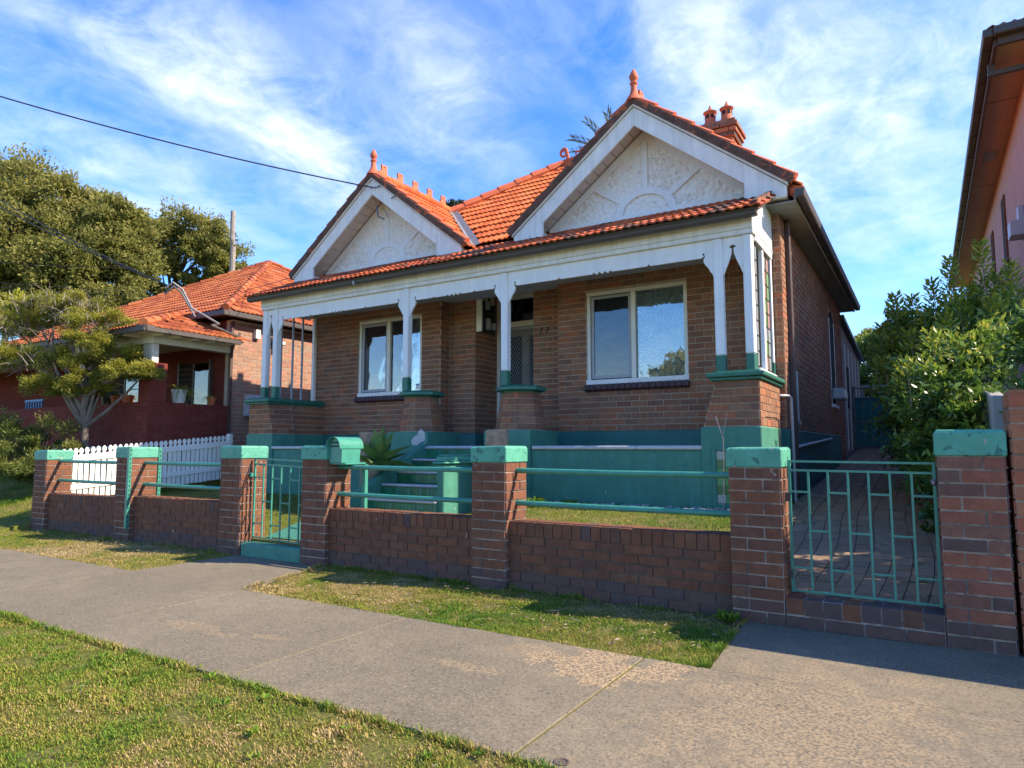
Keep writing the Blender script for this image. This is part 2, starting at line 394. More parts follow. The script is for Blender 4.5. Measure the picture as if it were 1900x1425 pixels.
pmat('bark_grey', (.27, .22, .17), var=.3, scale=7, fine=.15, rough=.95, bump=.7, bscale=30)
pmat('bark_brown', (.17, .13, .10), var=.3, scale=7, rough=.95, bump=.6, bscale=30)
pmat('bark_dark', (.085, .065, .05), var=.3, scale=5, rough=.95, bump=.5, bscale=20)
pmat('twig_grey', (.26, .22, .20), var=.2, rough=.9)
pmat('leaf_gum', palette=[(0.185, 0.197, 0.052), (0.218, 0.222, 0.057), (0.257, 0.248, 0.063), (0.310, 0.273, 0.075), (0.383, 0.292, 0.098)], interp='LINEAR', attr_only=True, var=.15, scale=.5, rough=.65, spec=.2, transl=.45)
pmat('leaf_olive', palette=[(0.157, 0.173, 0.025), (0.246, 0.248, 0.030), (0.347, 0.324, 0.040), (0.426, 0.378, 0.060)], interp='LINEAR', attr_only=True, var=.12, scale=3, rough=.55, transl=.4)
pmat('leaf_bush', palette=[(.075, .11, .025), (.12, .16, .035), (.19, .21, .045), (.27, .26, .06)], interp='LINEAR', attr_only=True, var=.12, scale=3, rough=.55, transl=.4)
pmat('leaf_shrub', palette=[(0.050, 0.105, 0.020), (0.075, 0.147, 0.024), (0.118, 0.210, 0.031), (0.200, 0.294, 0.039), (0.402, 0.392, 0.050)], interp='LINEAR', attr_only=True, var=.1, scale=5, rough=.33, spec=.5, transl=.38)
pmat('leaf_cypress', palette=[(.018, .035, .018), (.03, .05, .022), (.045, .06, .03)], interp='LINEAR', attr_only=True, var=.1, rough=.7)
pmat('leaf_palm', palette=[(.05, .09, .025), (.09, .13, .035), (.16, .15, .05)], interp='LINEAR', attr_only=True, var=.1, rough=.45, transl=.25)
pmat('leaf_yellow', palette=[(.26, .26, .02), (.34, .32, .03), (.20, .22, .02)], interp='LINEAR', attr_only=True, var=.1, rough=.5, transl=.3)
pmat('agave_leaf', (.17, .30, .09), var=.14, scale=5, rough=.42, spec=.4, transl=.3)
pmat('grass_blade', palette=[(0.067, 0.167, 0.018), (0.134, 0.235, 0.024), (0.224, 0.265, 0.032), (0.325, 0.274, 0.060), (0.448, 0.314, 0.130), (0.582, 0.412, 0.240)], interp='LINEAR', attr_only=True, var=0, rough=.7, spec=.2, transl=.3)
pmat('dead_leaf', palette=[(0.191, 0.135, 0.076), (0.236, 0.184, 0.112), (0.146, 0.092, 0.046), (0.259, 0.210, 0.143)], var=.15, rough=.8)
pmat('pebble', palette=[(0.413, 0.398, 0.375), (0.315, 0.300, 0.277), (0.495, 0.480, 0.450)], var=.15, rough=.8)
pmat('flower_red', (.45, .02, .03), var=.1, rough=.5)
pmat('asphalt', (.17, .155, .135), var=.15, scale=3, fine=.3, rough=.95, bump=.3, bscale=200)  # unseen road; its grey is lightened to bounce more light onto the house

def glass_mat(name, tint, base):
    m = bpy.data.materials.new(name); m.use_nodes = True; nt = m.node_tree; MATS[name] = m
    for n in list(nt.nodes): nt.nodes.remove(n)
    fr = nt.nodes.new('ShaderNodeFresnel'); fr.inputs[0].default_value = 1.5
    t = nt.nodes.new('ShaderNodeBsdfTransparent'); t.inputs[0].default_value = (*tint, 1)
    g = nt.nodes.new('ShaderNodeBsdfGlossy'); g.inputs['Roughness'].default_value = .012
    geo = nt.nodes.new('ShaderNodeNewGeometry')
    bn = nt.nodes.new('ShaderNodeBump'); bn.inputs['Strength'].default_value = .06; bn.inputs['Distance'].default_value = .05
    nt.links.new(noise(nt, geo.outputs['Position'], 2.5, 2), bn.inputs['Height']); nt.links.new(bn.outputs[0], g.inputs['Normal'])
    f = mathn(nt, 'MINIMUM', mathn(nt, 'ADD', mathn(nt, 'MULTIPLY', fr.outputs[0], 1.6), base), 1.0)
    mx = nt.nodes.new('ShaderNodeMixShader'); nt.links.new(f, mx.inputs[0]); nt.links.new(t.outputs[0], mx.inputs[1]); nt.links.new(g.outputs[0], mx.inputs[2])
    o = nt.nodes.new('ShaderNodeOutputMaterial'); nt.links.new(mx.outputs[0], o.inputs[0])
glass_mat('window_glass', (.9, .97, .97), .17)
glass_mat('screen_glass', (.45, .5, .52), .06)

def concrete_mat():
    m = bpy.data.materials.new('footpath_concrete'); m.use_nodes = True; nt = m.node_tree; MATS[m.name] = m
    b = nt.nodes['Principled BSDF']; geo = nt.nodes.new('ShaderNodeNewGeometry'); P = geo.outputs['Position']
    big = noise(nt, P, .9, 6, .6); fine = noise(nt, P, 62, 5, .8); mid = noise(nt, P, 9, 5, .65)
    c = mixc(nt, mrange(nt, big, .35, .68), (.15, .126, .083), (.22, .18, .115))
    c = mixc(nt, mrange(nt, mid, .3, .75, 0, .45), c, (.115, .098, .07))
    c = mixc(nt, mrange(nt, fine, .46, .68, 0, .7), c, (.31, .265, .19))
    c = mixc(nt, mrange(nt, noise(nt, P, 55, 4, .75, .4), .52, .64, 0, .7), c, (.055, .05, .044))
    c = mixc(nt, mrange(nt, noise(nt, P, 11, 2, .5), .71, .76, 0, .5), c, (.06, .052, .044))
    c = mixc(nt, mrange(nt, noise(nt, P, 2.3, 5, .7, .6), .60, .72, 0, .35), c, (.09, .078, .062))
    # worn places where the surface skin has come off and the tan aggregate shows
    sp = nt.nodes.new('ShaderNodeSeparateXYZ'); nt.links.new(P, sp.inputs[0])
    wob = noise(nt, P, 4.5, 6, .65)
    tot = None
    for (x, y, rx, ry) in ((-1.72, 3.72, .34, .30), (-1.32, 3.85, .16, .13), (-2.15, 3.8, .22, .12), (-4.45, 3.0, .34, .09), (-3.8, 3.1, .18, .05), (-2.35, 3.3, .2, .07), (-.55, 3.4, .6, .95), (-.2, 2.6, .8, .5)):
        dx = mathn(nt, 'DIVIDE', mathn(nt, 'SUBTRACT', sp.outputs[0], x), rx); dy = mathn(nt, 'DIVIDE', mathn(nt, 'SUBTRACT', sp.outputs[1], y), ry)
        d = mathn(nt, 'SQRT', mathn(nt, 'ADD', mathn(nt, 'MULTIPLY', dx, dx), mathn(nt, 'MULTIPLY', dy, dy)))
        d = mathn(nt, 'ADD', d, mathn(nt, 'MULTIPLY', mathn(nt, 'SUBTRACT', wob, .5), 3.4))
        soft = 1.02 if rx < .5 else 1.6
        f = mrange(nt, d, soft, .95 if rx < .5 else .3, 0, .85 if rx < .4 and x > -2 else (.5 if rx > .5 else .38))
        tot = f if tot is None else mathn(nt, 'MAXIMUM', tot, f)
    spk = mixc(nt, mrange(nt, noise(nt, P, 60, 3, .75), .47, .56), (.40, .285, .155), (.115, .095, .072))
    c = mixc(nt, tot, c, spk)
    nt.links.new(c, b.inputs['Base Color']); b.inputs['Roughness'].default_value = .92; b.inputs['Specular IOR Level'].default_value = .25
    bn = nt.nodes.new('ShaderNodeBump'); bn.inputs['Strength'].default_value = .55; bn.inputs['Distance'].default_value = .006
    nt.links.new(fine, bn.inputs['Height']); nt.links.new(bn.outputs[0], b.inputs['Normal'])
concrete_mat()
def lawn_mat():
    m = bpy.data.materials.new('lawn_soil'); m.use_nodes = True; nt = m.node_tree; MATS[m.name] = m
    b = nt.nodes['Principled BSDF']; geo = nt.nodes.new('ShaderNodeNewGeometry'); P = geo.outputs['Position']
    c = mixc(nt, mrange(nt, noise(nt, P, 1.4, 6, .62), .38, .64), (.15, .17, .028), (.26, .20, .09))
    c = mixc(nt, mrange(nt, noise(nt, P, 45, 5, .7), .35, .7, 0, .8), c, (.10, .12, .022))
    nt.links.new(c, b.inputs['Base Color']); b.inputs['Roughness'].default_value = 1; b.inputs['Specular IOR Level'].default_value = .1
    bn = nt.nodes.new('ShaderNodeBump'); bn.inputs['Strength'].default_value = .9; bn.inputs['Distance'].default_value = .03
    nt.links.new(noise(nt, P, 60, 5, .7), bn.inputs['Height']); nt.links.new(bn.outputs[0], b.inputs['Normal'])
lawn_mat()
def stucco_mat(name, col, dark):
    m = bpy.data.materials.new(name); m.use_nodes = True; nt = m.node_tree; MATS[m.name] = m
    b = nt.nodes['Principled BSDF']; geo = nt.nodes.new('ShaderNodeNewGeometry'); P = geo.outputs['Position']
    n1 = noise(nt, P, 22, 4, .6, .8)
    sp = mrange(nt, mathn(nt, 'ADD', mathn(nt, 'MULTIPLY', noise(nt, P, 1.2, 3), .45), mathn(nt, 'MULTIPLY', n1, -.8)), -.18, .0, 0, .55)
    c = mixc(nt, sp, col, dark)
    nt.links.new(c, b.inputs['Base Color']); b.inputs['Roughness'].default_value = .9
    bn = nt.nodes.new('ShaderNodeBump'); bn.inputs['Strength'].default_value = .5; bn.inputs['Distance'].default_value = .02
    nt.links.new(n1, bn.inputs['Height']); nt.links.new(bn.outputs[0], b.inputs['Normal'])
stucco_mat('roughcast', (.86, .82, .75), (.46, .36, .25))
def curtain_mat():
    m = bpy.data.materials.new('lace_curtain'); m.use_nodes = True; nt = m.node_tree; MATS[m.name] = m
    b = nt.nodes['Principled BSDF']; geo = nt.nodes.new('ShaderNodeNewGeometry'); P = geo.outputs['Position']
    v = nt.nodes.new('ShaderNodeTexVoronoi'); v.inputs['Scale'].default_value = 32; nt.links.new(P, v.inputs['Vector'])
    f = mrange(nt, mathn(nt, 'ADD', v.outputs['Distance'], mathn(nt, 'MULTIPLY', noise(nt, P, 26, 3), .5)), .55, .75)
    c = mixc(nt, f, (.92, .93, .88), (.42, .45, .45))
    nt.links.new(c, b.inputs['Base Color']); b.inputs['Roughness'].default_value = .9
curtain_mat()
# ------------------------------------------------------------------ ground
def sstep(a, b, x):
    t = min(1, max(0, (x - a) / (b - a))); return t * t * (3 - 2 * t)
def zdrive(y):
    if y < 5.45: return .2
    if y < 9.6: return .2 + (y - 5.45) * .0965
    return .6 + min(y - 9.6, 16) * .069
def zyard(x, y):
    z = .42 + .09 * sstep(-4.9, -4.2, x) + .02 * max(0, min(y, 9) - 6)
    bump = sstep(-8.2, -7.0, x) * (1 - sstep(-5.9, -5.2, x))
    return z - .23 * bump * (1 - sstep(5.5, 6.7, y))
def ground_h(x, y):
    if x < -12.04:
        return max(0, min(.75, (y - 4.75) * .25)) + .015 * max(0, min(y - 10, 40))
    if y < 5.36: return 0
    if x > -1.46: return zdrive(y) - .03 if x < .6 else .3
    return zyard(x, y) + .04 * max(0, min(y - 9, 30))
xs = [-500, -200, -110, -80, -60, -45, -35, -28, -24, -20, -18, -16.5, -15, -14, -13, -12.5, -12.05, -12.03] + [-11.8 + .3 * i for i in range(34)] + [-1.47, -1.45, -1, -.5, 0, .45, .58, .62, 1.5, 4, 8, 15, 30, 60, 120, 300, 500]
ys = [-400, -150, -60, -30, -15, -8, -4, -1.62, -1.2, 0, 1, 2, 3, 4, 4.7, 5.0, 5.2, 5.35, 5.37] + [5.5 + .25 * i for i in range(16)] + [9.6, 10.2, 11, 12, 13.5, 15, 17, 19, 22, 26, 30, 36, 45, 60, 90, 150, 300, 600]
gm = MB(); nx = len(xs)
gm.add([(x, y, ground_h(x, y) - .012) for y in ys for x in xs], [(j * nx + i, j * nx + i + 1, (j + 1) * nx + i + 1, (j + 1) * nx + i) for j in range(len(ys) - 1) for i in range(nx - 1)])
tag(gm.build('ground', 'lawn_soil', smooth=False), kind='structure')
rm = MB(); rm.boxa(-300, -9.5, -.2, 300, -1.75, -.004); tag(rm.build('road', 'asphalt'), kind='structure')
km = MB(); km.boxa(-300, -1.75, -.2, 300, -1.58, .11); tag(km.build('kerb', 'concrete_wall', bevel=.02), kind='structure')

# footpath: separate slabs with open joints
fp = thing('footpath', None, None, (-3, 3.2, 0)); fp['kind'] = 'structure'
jx = [-1.51 + 1.84 * k for k in range(-14, 5)]
for a, b in zip(jx, jx[1:]):
    m = MB(); m.boxa(a + .008, 2.46, -.06, b - .008, 3.985, .004); m.build('slab', 'footpath_concrete', fp, bevel=.002)
m = MB(); m.boxa(-30, 2.47, -.07, 6, 3.97, -.004); m.build('joint_filler', 'lawn_soil', fp)
m = MB(); m.add([(-7.0, 3.992, .002), (-5.2, 3.992, .002), (-5.55, 5.2, .002), (-6.98, 5.2, .002)], [(0, 1, 2, 3)]); m.build('gate_path', 'footpath_concrete', fp)
m = MB(); m.add([(-1.12, 3.992, .002), (3.5, 3.992, .002), (3.5, 5.3, .002), (-1.2, 5.3, .002)], [(0, 1, 2, 3)]); m.build('driveway_apron', 'footpath_concrete', fp)
m = MB(); m.add([(-1.05, -1.58, .002), (3.5, -1.58, .002), (3.5, 2.453, .002), (-1.28, 2.453, .002)], [(0, 1, 2, 3)]); m.build('apron_slab', 'footpath_concrete', fp)
m = MB(); m.lathe([(.03, .0045), (.034, .0075), (.024, .0085), (.021, .005)], (-1.31, 2.52, 0), 16); m.build('metal_ring', 'mortar_dark', fp)

# ------------------------------------------------------------------ brick front fence in three runs
FY0, FY1 = 5.19, 5.56
def pillar(B, root, x0, x1, h, mat='brick_fence', faces='FR', mort='mortar_fence', cap=True, caph=.15, zb=-.05):
    top = h - (caph if cap else 0)
    m = MB(); m.boxa(x0 + .004, FY0 + .004, zb, x1 - .004, FY1, top)
    p = m.build('pillar', mort, root)
    blue = .17
    w = x1 - x0
    for z0, z1, mm in ((0, blue, 'brick_blue'), (blue, top, mat)):
        if 'F' in faces: brick_wall(B, p, (x0, FY0), 0, w, z0, z1, mm, bl=.245, start=int(z0 > 0))
        if 'R' in faces: brick_wall(B, p, (x1, FY0), 90, FY1 - FY0, z0, z1, mm, bl=.245, start=1 + int(z0 > 0))
        if 'L' in faces: brick_wall(B, p, (x0, FY1), -90, FY1 - FY0, z0, z1, mm, bl=.245, start=1 + int(z0 > 0))
    if cap:
        c = MB(); jj = lambda: rng.uniform(-.008, .008)
        v = []
        for z in (top + .001, h - .022, h): 
            ins = .012 if z == h else 0
            v += [(x0 - .012 + ins + jj() * .5, FY0 - .012 + ins, z + jj() * (z == h)), (x1 + .012 - ins, FY0 - .012 + ins + jj() * .5, z + jj() * (z == h)), (x1 + .012 - ins, FY1 + .01 - ins, z), (x0 - .012 + ins, FY1 + .01 - ins, z)]
        f = [(3, 2, 1, 0), (8, 9, 10, 11)] + [(k * 4 + i, k * 4 + (i + 1) % 4, k * 4 + 4 + (i + 1) % 4, k * 4 + 4 + i) for k in (0, 1) for i in range(4)]
        c.add(v, f); c.build('cap', 'teal_cap', p, bevel=.006)
    return p
def low_wall(B, root, x0, x1, top=.61):
    y0, y1 = 5.255, 5.49
    m = MB(); m.boxa(x0, y0 + .004, -.05, x1, y1, top - .008); p = m.build('low_wall', 'mortar_dark', root)
    brick_wall(B, p, (x0, y0), 0, x1 - x0, 0, .165, 'brick_blue', bl=.245)
    brick_wall(B, p, (x0, y0), 0, x1 - x0, .165, top - .125, 'brick_fence', bl=.245, start=0, jit=.003)
    n = int((x1 - x0) / .086); w = (x1 - x0) / n
    for i in range(n):                        # brick on edge coping
        B.box((x0 + (i + .5) * w, (y0 + y1) / 2 - .003, top - .0625 + rng.uniform(-.003, .002)), (w - .008, y1 - y0 + .006, .121), Matrix.Rotation(rng.uniform(-.012, .012), 3, 'X'), 'brick_fence' if rng.random() < .9 else 'brick_blue', p, (0, -1, 0))
    return p
def rails(root, x0, x1):
    for z in (1.05, .755):
        m = MB(); m.tube([(x0 - .03, 5.38, z), ((x0 + x1) / 2, 5.38, z - .006), (x1 + .03, 5.38, z - .004)], .025, 12); m.build('rail', 'teal_metal', root, smooth=True)

PX = [(-12.0, -11.62), (-9.65, -9.28), (-7.33, -6.95), (-5.9, -5.53), (-3.62, -3.25), (-1.28, -.91), (.05, .41)]
fl = thing('brick_fence', 'low brick fence run with three teal capped pillars left of the small gate', 'fence', (-9.5, 5.35, 0), 'runs of the brick front fence')
B = Pieces()
for k, h in ((0, 1.22), (1, 1.27), (2, 1.28)): pillar(B, fl, *PX[k], h)
low_wall(B, fl, PX[0][1], PX[1][0], .56); low_wall(B, fl, PX[1][1], PX[2][0], .60)
rails(fl, PX[0][1], PX[1][0]); rails(fl, PX[1][1], PX[2][0])
for (x, y, z0, z1) in ((-9.262, 5.165, .17, 1.26), (-9.262, 5.585, .45, 1.26)):   # perforated steel straps on the middle pillar
    m = MB(); m.boxa(x - .004, y - .02, z0, x + .004, y + .02, z1); m.boxa(x - .04, y - .024, z0, x + .004, y - .018, z1)
    s_ = m.build('angle_strap', 'teal_metal', fl)
    m = MB()
    for i in range(int((z1 - z0) / .06)): m.boxa(x + .003, y - .006, z0 + .02 + i * .06, x + .0055, y + .006, z0 + .05 + i * .06)
    m.build('strap_slots', 'black_metal', s_, kind='stuff')
B.finish(fl, 300, 'remaining_bricks')
fr = thing('brick_fence', 'low brick fence run with three teal capped pillars between the two gates', 'fence', (-3.4, 5.35, 0), 'runs of the brick front fence')
B = Pieces()
for k, h in ((3, 1.28), (4, 1.275), (5, 1.265)): pillar(B, fr, *PX[k], h)
low_wall(B, fr, PX[3][1], PX[4][0]); low_wall(B, fr, PX[4][1], PX[5][0], .605)
rails(fr, PX[3][1], PX[4][0]); rails(fr, PX[4][1], PX[5][0])
B.finish(fr, 320, 'remaining_bricks')
pr = thing('brick_pillar', 'lone brick gate pillar with wide teal cap right of the driveway gate', 'pillar', (.23, 5.35, 0))
B = Pieces(); pillar(B, pr, *PX[6], 1.372, 'brick_mixed', 'FRL', caph=.165); B.finish(pr)
nf = thing('brick_wall', 'taller orange brick wall at the right edge beside the lone pillar', 'wall', (1.4, 5.35, 0))
m = MB(); m.boxa(.449, 5.194, -.05, 3.2, 5.52, 1.6); core = m.build('wall_core', 'mortar_fence', nf)
B = Pieces()
brick_wall(B, core, (.445, 5.19), 0, 2.75, .17, 1.6, 'brick_orange', bl=.25, ph=.095)
brick_wall(B, core, (.445, 5.19), 0, 2.75, 0, .17, 'brick_blue', bl=.25)
brick_wall(B, core, (.445, 5.52), -90, .33, 0, 1.6, 'brick_orange', bl=.25, ph=.095)
n = 30
for i in range(n): B.box((.445 + (i + .5) * 2.75 / n, 5.355, 1.607), (2.75 / n - .01, .33, .022), Matrix.Identity(3), 'brick_orange', core, (0, -1, 0))
B.finish(nf)

# ------------------------------------------------------------------ gates
def fret_gate(name, label, x0, x1, zb, zt, y, sag, cells, ball=None):
    g = thing(name, label, 'gate', ((x0 + x1) / 2, y, zb))
    zz = lambda x, z: z - sag * (x - x0) / (x1 - x0)
    t = .0105
    m = MB()
    for (a, b) in (((x0, zb), (x1, zb)), ((x0, zt), (x1, zt)), ((x0, zt - .065), (x1, zt - .065))):
        m.tube([(a[0], y, zz(*a)), (b[0], y, zz(*b))], t, 4)
    for x in (x0, x1): m.tube([(x, y, zz(x, zb) - .012), (x, y, zz(x, zt) + .008)], t * 1.3, 4)
    m.build('gate_frame', 'teal_metal', g)
    w = (x1 - x0) / cells
    for i in range(1, cells):
        x = x0 + i * w; m = MB(); m.tube([(x, y, zz(x, zb)), (x, y, zz(x, zt - .065))], t, 4); m.build('bar', 'teal_metal', g)
    H = zt - .065 - zb
    for i in range(cells):
        for fr_ in ((.82, .19) if i % 2 == 0 else (.50,)):
            a = x0 + i * w; b = a + w; z = zb + H * fr_
            m = MB(); m.tube([(a, y, zz(a, z)), (b, y, zz(b, z))], t * .9, 4); m.build('short_bar', 'teal_metal', g)
    return g
g1 = fret_gate('metal_gate', 'wide teal fretted metal gate across the paved driveway', -.875, .03, .235, 1.16, 5.33, .005, 7)
m = MB(); m.lathe([(.012, -.02), (.02, -.01), (.02, .012), (.012, .02)], (.03, 5.305, 1.03), 8); m.build('latch', 'galvanised', g1)
for z in (.9, .35):
    m = MB(); m.boxa(-.915, 5.315, z - .03, -.87, 5.345, z + .03); m.build('hinge', 'downpipe_brown', g1)
g2 = fret_gate('metal_gate', 'narrow teal fretted metal gate hung above the painted step', -6.9, -5.96, .205, 1.13, 5.35, .03, 6)
m = MB(); m.lathe([(.015, -.03), (.028, -.018), (.03, 0), (.028, .018), (.015, .03)], (-6.935, 5.33, .93), 10); m.build('latch_knob', 'teal_metal', g2)
m = MB(); m.boxa(-6.99, 5.335, .915, -6.9, 5.35, .945); m.build('latch_arm', 'teal_metal', g2)
# driveway sill and painted step (part of the place itself)
th = thing('driveway_sill', 'raised dark brick sill under the wide driveway gate', 'sill', (-.43, 5.32, 0))
m = MB(); m.boxa(-.905, 5.2, -.05, .045, 5.46, .196); tc_ = m.build('sill_core', 'mortar_fence', th); B = Pieces()
brick_wall(B, tc_, (-.905, 5.19), 0, .95, 0, .085, 'brick_blue', bl=.245)
for i in range(8): B.box((-.905 + (i + .5) * .95 / 8, 5.325, .145), (.95 / 8 - .009, .265, .108), Matrix.Rotation(rng.uniform(-.03, .03), 3, 'X'), 'brick_blue' if i % 3 else 'brick_fence', tc_, (0, -1, 0))
B.finish(th)
m = MB(); m.boxa(-6.945, 5.21, -.05, -5.905, 5.5, .15); stp = m.build('painted_step', 'teal_paint', bevel=.02, base=True)
tag(stp, 'teal painted concrete step below the narrow gate', 'step')
m = MB(); m.add([(-6.85, 5.5, .19), (-5.95, 5.5, .19), (-5.95, 6.62, .445), (-6.42, 6.62, .445), (-6.85, 6.3, .40)], [(0, 1, 2, 3, 4)])
tag(m.build('garden_path', 'teal_paint'), kind='structure')

# driveway of clay pavers
dv = thing('driveway', None, None, (-.6, 10, .4)); dv['kind'] = 'structure'
m = MB(); yy = [5.44 + .5 * i for i in range(32)]
m.add([(x, y, zdrive(y) - .006) for y in yy for x in (-1.46, .44)], [(2 * i, 2 * i + 1, 2 * i + 3, 2 * i + 2) for i in range(31)])
m.build('paving_bed', 'mortar_dark', dv)
B = Pieces(); cw, rl = .152, .205
for r in range(74):
    for c in range(-1, 13):
        y = 5.47 + r * rl + (rl / 2 if c % 2 else 0)
        sh = .06 * math.sin((y - 5.4) * 1.25) * sstep(11, 6, y) if y < 11 else 0
        sh = .06 * math.sin((y - 5.4) * 1.25) * max(0, min(1, (11 - y) / 3))
        x = -1.42 + c * cw + sh + cw / 2
        if x < -1.4 or x > .4 or y > 20.5: continue
        sl_ = math.atan2(zdrive(y + .1) - zdrive(y - .1), .2) if y > 5.6 else .09
        M = Matrix.Rotation(sl_ + rng.uniform(-.012, .012), 3, 'X') @ Matrix.Rotation(-math.atan(.075 * math.cos((y - 5.4) * 1.25) * max(0, min(1, (11 - y) / 3))) + rng.uniform(-.01, .01), 3, 'Z') @ Matrix.Rotation(rng.uniform(-.012, .012), 3, 'Y')
        B.box((x, y, zdrive(y) - .018 + rng.uniform(-.003, .003)), (cw - .008, rl - .008, .05), M, 'brick_paver', dv, (0, 0, 1), 'paver')
B.finish(dv, 300, 'remaining_pavers')

# ------------------------------------------------------------------ letterbox
lb = thing('letterbox', 'teal metal letterbox with curved hood fixed to a fence pillar', 'letterbox', (-5.42, 5.4, 1.08))
x0, x1, y0, y1, z0, zt = -5.523, -5.32, 5.205, 5.53, 1.10, 1.27
arc = [(x0 + (x1 - x0) / 2 - .1 * math.cos(t), zt + .1 * math.sin(t)) for t in [math.pi * i / 10 for i in range(11)]]
m = MB(); m.prism([(x0 + .012, z0), (x1 - .012, z0)] + [(p[0] * .98 + .02 * (x0 + x1) / 2, p[1] - .005) for p in arc[::-1]], (0, y0 + .012, 0), (1, 0, 0), (0, 0, 1), (0, 1, 0), y1 - y0 - .05)
m.build('box_body', 'teal_metal', lb, smooth=True)
m = MB(); o_ = [(x1 + .004, zt - .02)] + [((x0 + x1) / 2 + .106 * math.cos(t), zt + .106 * math.sin(t)) for t in [math.pi * i / 12 for i in range(13)]] + [(x0 - .004, zt - .02)]
i_ = [(x0, zt - .02)] + [((x0 + x1) / 2 - .101 * math.cos(t), zt + .101 * math.sin(t)) for t in [math.pi * i / 12 for i in range(13)]] + [(x1, zt - .02)]
m.prism(o_ + i_, (0, y0 - .03, 0), (1, 0, 0), (0, 0, 1), (0, 1, 0), y1 - y0 + .03); m.build('hood', 'teal_metal', lb, smooth=True)
for z, w in ((1.315, .13), (1.275, .15)):
    m = MB(); m.boxa((x0 + x1 - w) / 2, y0 + .008, z - .009, (x0 + x1 + w) / 2, y0 + .014, z + .009); m.build('slot', 'black_metal', lb)
m = MB(); m.boxa(x0 - .005, y0 + .03, 1.078, x1 + .03, y1 + .02, 1.098); m.build('bracket', 'teal_metal', lb, bevel=.004)
m = MB(); m.boxa(-5.31, 5.50, .40, -5.255, 5.545, 1.076); m.build('post', 'teal_metal', lb)
# ------------------------------------------------------------------ the house
H = thing('brick_house', 'brown brick bungalow with twin white gables, veranda and orange tiled roof', 'house', (-5.9, 12.6, .4))
WY, XL, XR, WZ0, WZ1 = 9.3, -10.3, -1.53, 1.51, 4.52
HB = Pieces()
W1 = (-9.12, -7.59, 2.19, 3.64); W2 = (-4.363, -2.798, 2.19, 3.63)
def wall_back(name, x0, x1, y, z0, z1, op=None, th=.22):       # mortar coloured backing with an opening
    m = MB(); y0 = y + .003
    if op is None: m.boxa(x0, y0, z0, x1, y + th, z1)
    else:
        a, b, c, d = op
        m.boxa(x0, y0, z0, a, y + th, z1); m.boxa(b, y0, z0, x1, y + th, z1)
        m.boxa(a, y0, z0, b, y + th, c); m.boxa(a, y0, d, b, y + th, z1)
    return m.build(name, 'mortar_house', H)
wl_ = wall_back('front_wall', XL, -7.165, WY, WZ0, WZ1, W1)
wr_ = wall_back('front_wall', -4.85, XR - .004, WY, WZ0, WZ1, W2)
brick_wall(HB, wl_, (XL, WY), 0, -7.16 - XL, WZ0, WZ1, 'brick_house', openings=[(W1[0] - XL, W1[1] - XL, W1[2] - .055, W1[3])])
brick_wall(HB, wr_, (-4.85, WY), 0, XR + 4.85, WZ0, WZ1, 'brick_house', openings=[(W2[0] + 4.85, W2[1] + 4.85, W2[2] - .055, W2[3])])
RY, DY = 9.55, 10.3
m = MB(); m.boxa(-7.4, RY + .003, WZ0, -6.604, RY + .3, WZ1); m.boxa(-6.9, RY + .3, WZ0, -6.604, DY + .25, WZ1)
rl_ = m.build('recess_wall', 'mortar_house', H)
m = MB(); m.boxa(-5.44, RY + .003, WZ0, -4.7, RY + .3, WZ1); m.boxa(-5.43, RY + .3, WZ0, -5.1, DY + .25, WZ1)
rr_ = m.build('recess_wall', 'mortar_house', H)
brick_wall(HB, wl_, (-7.162, WY + .0), 90, RY - WY, WZ0, WZ1, 'brick_house')
brick_wall(HB, rl_, (-7.15, RY), 0, .55, WZ0, WZ1, 'brick_house', start=1)
brick_wall(HB, rl_, (-6.602, RY), 90, DY - RY, WZ0, WZ1, 'brick_house')
brick_wall(HB, rr_, (-5.44, RY), 0, .60, WZ0, WZ1, 'brick_house')
m = MB(); m.boxa(-6.6, RY + .002, 4.03, -5.45, RY + .3, WZ1); ov_ = m.build('wall_over_door', 'mortar_house', H)
brick_wall(HB, ov_, (-6.6, RY), 0, 1.16, 4.05, WZ1, 'brick_house')
# side wall and its plinth
m = MB(); m.boxa(XR - .25, WY + .22, WZ0, XR - .003, 16.7, 4.5); sw_ = m.build('side_wall', 'mortar_house', H)
m2 = MB(); m2.boxa(XR - .02, WY + .006, WZ0, XR - .003, WY + .22, 4.5); m2.build('wall_corner', 'mortar_house', H)
brick_wall(HB, sw_, (XR, WY), 90, 16.7 - WY, WZ0, 4.5, 'brick_house', openings=[(5.05, 5.85, 2.1, 3.92)])
m = MB()                                               # rear of the main block
m.boxa(XL, 16.5, .5, XR - .26, 16.7, 4.5); m.boxa(XL, WY + .3, .5, XL + .2, 16.5, 4.5); m.build('rear_wall', 'brick_house', H)
m = MB(); m.boxa(XR - .02, WY - .0, .2, XR + .035, 15.4, WZ0 - .01); m.build('side_plinth', 'dark_teal', H, bevel=.01)
m = MB(); m.boxa(XR - .02, 15.402, .4, XR - .002, 16.7, WZ0); pb_ = m.build('side_base', 'mortar_house', H)
brick_wall(HB, pb_, (XR, 15.41), 90, 1.29, .95, WZ0, 'brick_house')
# plinth band along the veranda wall
for (a, b, y, y2) in ((XL, -7.14, WY - .02, WY + .18), (-7.14, -6.58, RY - .02, RY + .18), (-5.46, -4.87, RY - .02, RY + .18), (-4.87, XR, WY - .02, WY + .18), (-6.62, -6.585, RY, DY), (-7.18, -7.142, WY, RY)):
    m = MB(); m.boxa(a, y, 1.25, b, y2, WZ0 - .004); m.build('wall_plinth', 'dark_teal', H, bevel=.01)

